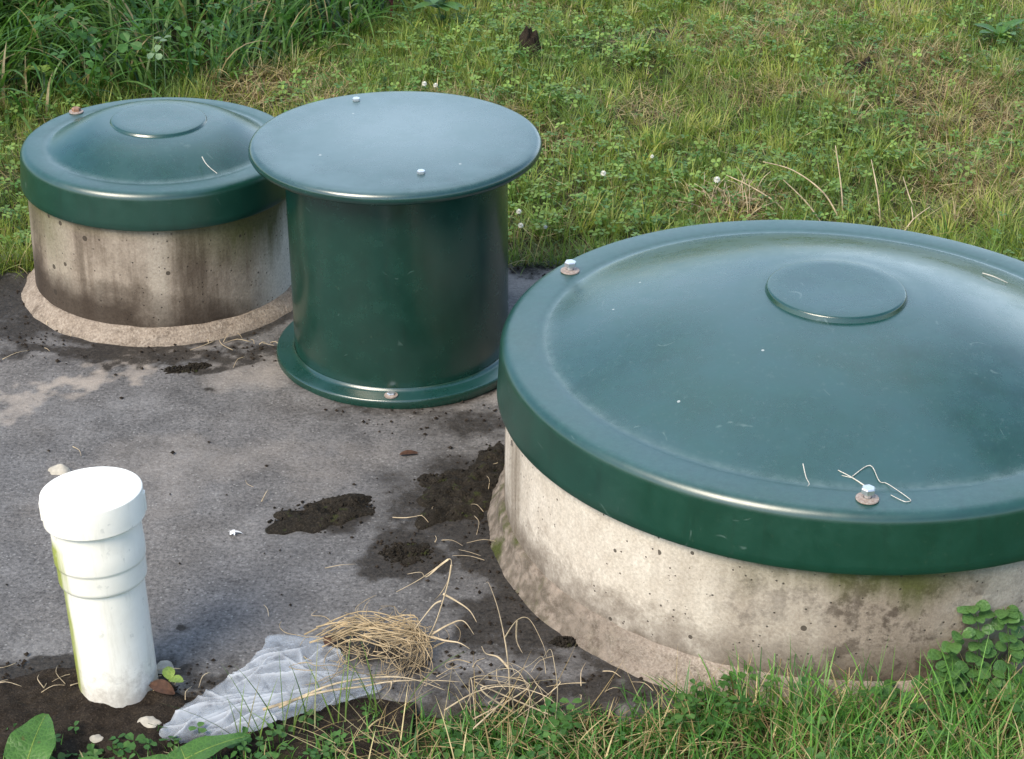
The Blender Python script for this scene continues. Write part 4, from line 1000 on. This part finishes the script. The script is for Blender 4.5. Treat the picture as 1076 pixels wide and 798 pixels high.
# ------------------------------------------------------------------ plants
for i, (x, y, h, s_, lab) in enumerate(((.18, 3.917, .055, 1.0, "white clover flower in the lawn midway between the flat cover and the widest lid"), (.41, 3.886, .055, 1.15, "large white clover flower beside the straw tuft behind the widest lid"),
        (.008, 3.724, .045, .9, "upper of the paired white clover flowers beside the green pipe"), (.012, 3.672, .04, .9, "lower of the paired white clover flowers beside the green pipe"),
        (.06, 3.669, .04, .65, "small greenish white clover flower right of the pair by the pipe"), (.287, 4.045, .05, .7, "small faded clover flower in mid lawn, farther back than its neighbours"),
        (-.185, 4.43, .05, .9, "round white clover flower peeping above the flat cover's back edge"), (-.21, 4.42, .055, 1.0, "white clover flower at the flat cover's back edge, left of another"))):
    z0 = float(gz(x, y)); t = empty("clover_flower", lab, "flower", (x, y, z0), group="white clover flowers in the lawn")
    MB().tube([(0, 0, 0), (.003, .002, h * .5), (0, 0, h)], .0009, .0008).build("stem", M_STEM, t)
    b = MB(); s_ *= .62
    for k in range(46):
        u = (k + .5) / 46; ph = math.acos(1 - 1.75 * u); a = k * 2.4; d = Vector((math.sin(ph) * math.cos(a), math.sin(ph) * math.sin(a), math.cos(ph)))
        b.add(*leaf_geo(Vector((0, 0, h)) + d * .002 * s_, d, Vector((0, 0, 1)) if abs(d.z) < .9 else Vector((1, 0, 0)), .0085 * s_, .0034 * s_, .4, .1, 3, 1))
    b.build("flower_head", M_WHITE, t)
# long dry stalks behind the widest lid
STK = [([(.66, 3.80, 0), (.655, 3.83, .06), (.64, 3.86, .14)], "upright pale dry stalk tallest behind the widest lid"),
       ([(.655, 3.80, .0), (.62, 3.83, .05), (.56, 3.86, .085), (.50, 3.88, .095)], "long dry stalk bowing over to the flat cover's side behind the widest lid"),
       ([(.62, 3.76, .0), (.585, 3.80, .04), (.54, 3.85, .07)], "straight slanting dry stalk crossing under the bowed one"),
       ([(.565, 3.78, .0), (.53, 3.82, .03), (.48, 3.86, .05), (.43, 3.90, .06)], "low slanting dry stalk next to the straw tuft"),
       ([(.735, 3.80, .0), (.73, 3.84, .05), (.72, 3.89, .10)], "short leaning dry stalk on the far side of the upright one"),
       ([(.815, 3.80, .0), (.80, 3.84, .03), (.79, 3.90, .06)], "thin dry stalk in darker grass, away from the others"),
       ([(.76, 3.71, .0), (.785, 3.73, .03), (.82, 3.75, .05)], "forked broken straw stub right at the widest lid's back edge")]
for pts, lab in STK:
    b = MB(); z0 = float(gz(pts[0][0], pts[0][1])); b.tube([(x, y, z + z0) for x, y, z in pts], .0020, .0008, 6, 6)
    if 'forked' in lab: b.tube([(.785, 3.73, .03 + z0), (.785, 3.76, .045 + z0)], .0015, .0008)
    tag(b.build("dry_stalk", M_STRAW), lab, "stalk", "dry stalks behind the widest lid")
b = MB()
for i in range(70):
    a = random.uniform(0, 6.3); l_ = random.uniform(.04, .10); x, y = .45 + random.gauss(0, .035), 3.84 + random.gauss(0, .03); z0 = float(gz(x, y)); t = random.uniform(.3, 1.2)
    d = Vector((math.cos(a) * math.sin(t), math.sin(a) * math.sin(t), math.cos(t))) * l_
    b.tube([(x, y, z0), (x + d.x * .5, y + d.y * .5, z0 + d.z * .6), (x + d.x, y + d.y, z0 + d.z * .8)], .0013, .0005, 4, 3)
tag(b.build("straw_tuft", M_STRAW), "tuft of dead straw in the lawn behind the widest lid's back edge", "grass tuft")

# dock plants at the near left corner
def dock(label, x, y, leaves):
    z0 = float(gz(x, y)); t = empty("dock_plant", label, "plant", (x, y, z0))
    for bx, by, bz, d, L, W in leaves:
        b = MB().add(*leaf_geo((bx, by, bz), d, (0, 0, 1), L, W, .22, .35, 14, 4, wav=.04, shape='dock')); o = b.build("leaf", M_DOCK, t)
        b = MB(); dd = Vector(d).normalized(); s_ = dd.cross(Vector((0, 0, 1))).normalized(); nr = s_.cross(dd)
        P_ = [Vector((bx, by, bz)) + dd * (L * u) + nr * (-.35 * L * u * u + .0875 * L * u - .0002) for u in (-.25, 0, .2, .4, .6, .8, .97)]
        P_[0].z = max(0, P_[0].z); b.tube(P_, .0018, .0005, 6, 3).build("midrib", M_LIME, o)
dock("broad-leaved green dock at the near corner below the white pipe", -.585, 2.0, [(.0, -.02, .03, (.12, .75, .55), .085, .062), (.04, -.02, .02, (.75, .3, .3), .075, .040), (-.03, -.03, .02, (-.8, .35, .4), .07, .045)])
dock("low dock with pointed leaves in front of the plastic sheet", -.385, 1.99, [(-.04, -.01, .02, (.85, .55, .40), .125, .042), (.0, .0, .015, (-.9, .35, .35), .07, .034), (.01, -.02, .015, (-.3, .6, .5), .06, .030)])
o = None
# creeping plant against the big ring, right edge
t = empty("creeping_plant", "creeping plant with round green leaves climbing the concrete at the widest ring's foot", "plant", (.63, 2.19, 0))
leaves, stems = MB(), MB()
random.seed(21)
runs = [[(.64, 2.16, .0), (.645, 2.175, .07), (.640, 2.185, .12), (.632, 2.19, .145)], [(.60, 2.14, .0), (.600, 2.16, .07), (.602, 2.175, .115), (.590, 2.185, .155)], [(.58, 2.13, .0), (.570, 2.15, .06), (.555, 2.16, .09), (.577, 2.165, .125)],
        [(.56, 2.12, .0), (.55, 2.14, .045), (.535, 2.15, .058)], [(.61, 2.11, .0), (.615, 2.14, .05), (.618, 2.155, .078)], [(.66, 2.13, .0), (.665, 2.16, .06), (.665, 2.185, .106)], [(.59, 2.09, .0), (.592, 2.12, .035), (.617, 2.125, .03)],
        [(.53, 2.12, .01), (.50, 2.14, .04), (.475, 2.15, .05)], [(.65, 2.10, .0), (.64, 2.13, .04), (.63, 2.14, .06)], [(.57, 2.11, .0), (.562, 2.14, .06), (.566, 2.15, .085)]]
runs = [[(x_ - .63, y_ - 2.19, z_) for x_, y_, z_ in rn] for rn in runs]
for rn in runs:
    P_ = spline(rn, 8); stems.tube(rn, .0013, .0007)
    for k in range(5, len(P_), 3):
        for s_ in (-1, 1, 0):
            a = random.uniform(-.6, .6) + s_ * 1.4 - 1.2; d = Vector((math.cos(a), math.sin(a) - .3, random.uniform(-.1, .35))).normalized(); L = random.uniform(.014, .021)
            u_ = Vector((random.gauss(0, .3), -.55 + random.gauss(0, .3), 1))
            leaves.add(*leaf_geo(P_[k] + d * .004, d, u_, L, L * .92, .12, .25, 7, 2))
leaves.build("foliage", M_GLOSSLEAF, t); stems.build("stems", M_STEM, t)
# weeds with readable leaves
def rosette(name, label, x, y, h, L, W, n, mat, lift=.5, z=None):
    z0 = float(gz(x, y)) if z is None else z; t = empty(name, label, "plant", (x, y, z0)); b = MB()
    for k in range(n):
        a = k * 2.4 + .3; d = (math.cos(a), math.sin(a), lift * random.uniform(.5, 1.2)); b.add(*leaf_geo((math.cos(a) * .006, math.sin(a) * .006, h * random.uniform(.6, 1)), d, (0, 0, 1), L * random.uniform(.75, 1.1), W * random.uniform(.8, 1.1), .2, .4, 8, 2))
    b.build("leaves", mat, t); MB().tube([(0, 0, -.01), (0, 0, h)], .0018, .0012).build("stem", M_STEM, t); return t
rosette("dock_plant", "broad green dock leaf rosette in the parched grass at the far side of the lawn", 1.20, 4.93, .03, .07, .035, 5, M_DOCK, .8)
rosette("bank_weed", "pale leafy weed high in the rank grass behind the small lid", -1.0, 4.95, .22, .07, .035, 9, M_GLOSSLEAF, .4)
rosette("bank_weed", "variegated ivy-like weed at the foot of the rank grass", -1.075, 4.42, .08, .035, .024, 6, M_LIME, .6)
rosette("bank_weed", "leafy green weed beside the reddish stem at the top of the bank", -.20, 5.02, .10, .06, .04, 12, M_GLOSSLEAF, .4)
t = empty("seed_stem", "reddish brown seed stem standing at the top edge beside the rank grass", "stem", (-.325, 5.08, float(gz(-.325, 5.08))))
b = MB().tube([(0, 0, 0), (.003, .0, .15), (0, 0, .32)], .004, .003)
b.build("stalk", M_REDSTEM, t); b = MB()
for k in range(120):
    a = random.uniform(0, 6.3); z = random.uniform(.05, .33); d = Vector((math.cos(a), math.sin(a), .6)).normalized(); b.add(*leaf_geo(Vector((0, 0, z)) + d * .004, d, (0, 0, 1), .014, .008, .4, .3, 3, 1))
b.build("seed_head", M_REDSTEM, t)
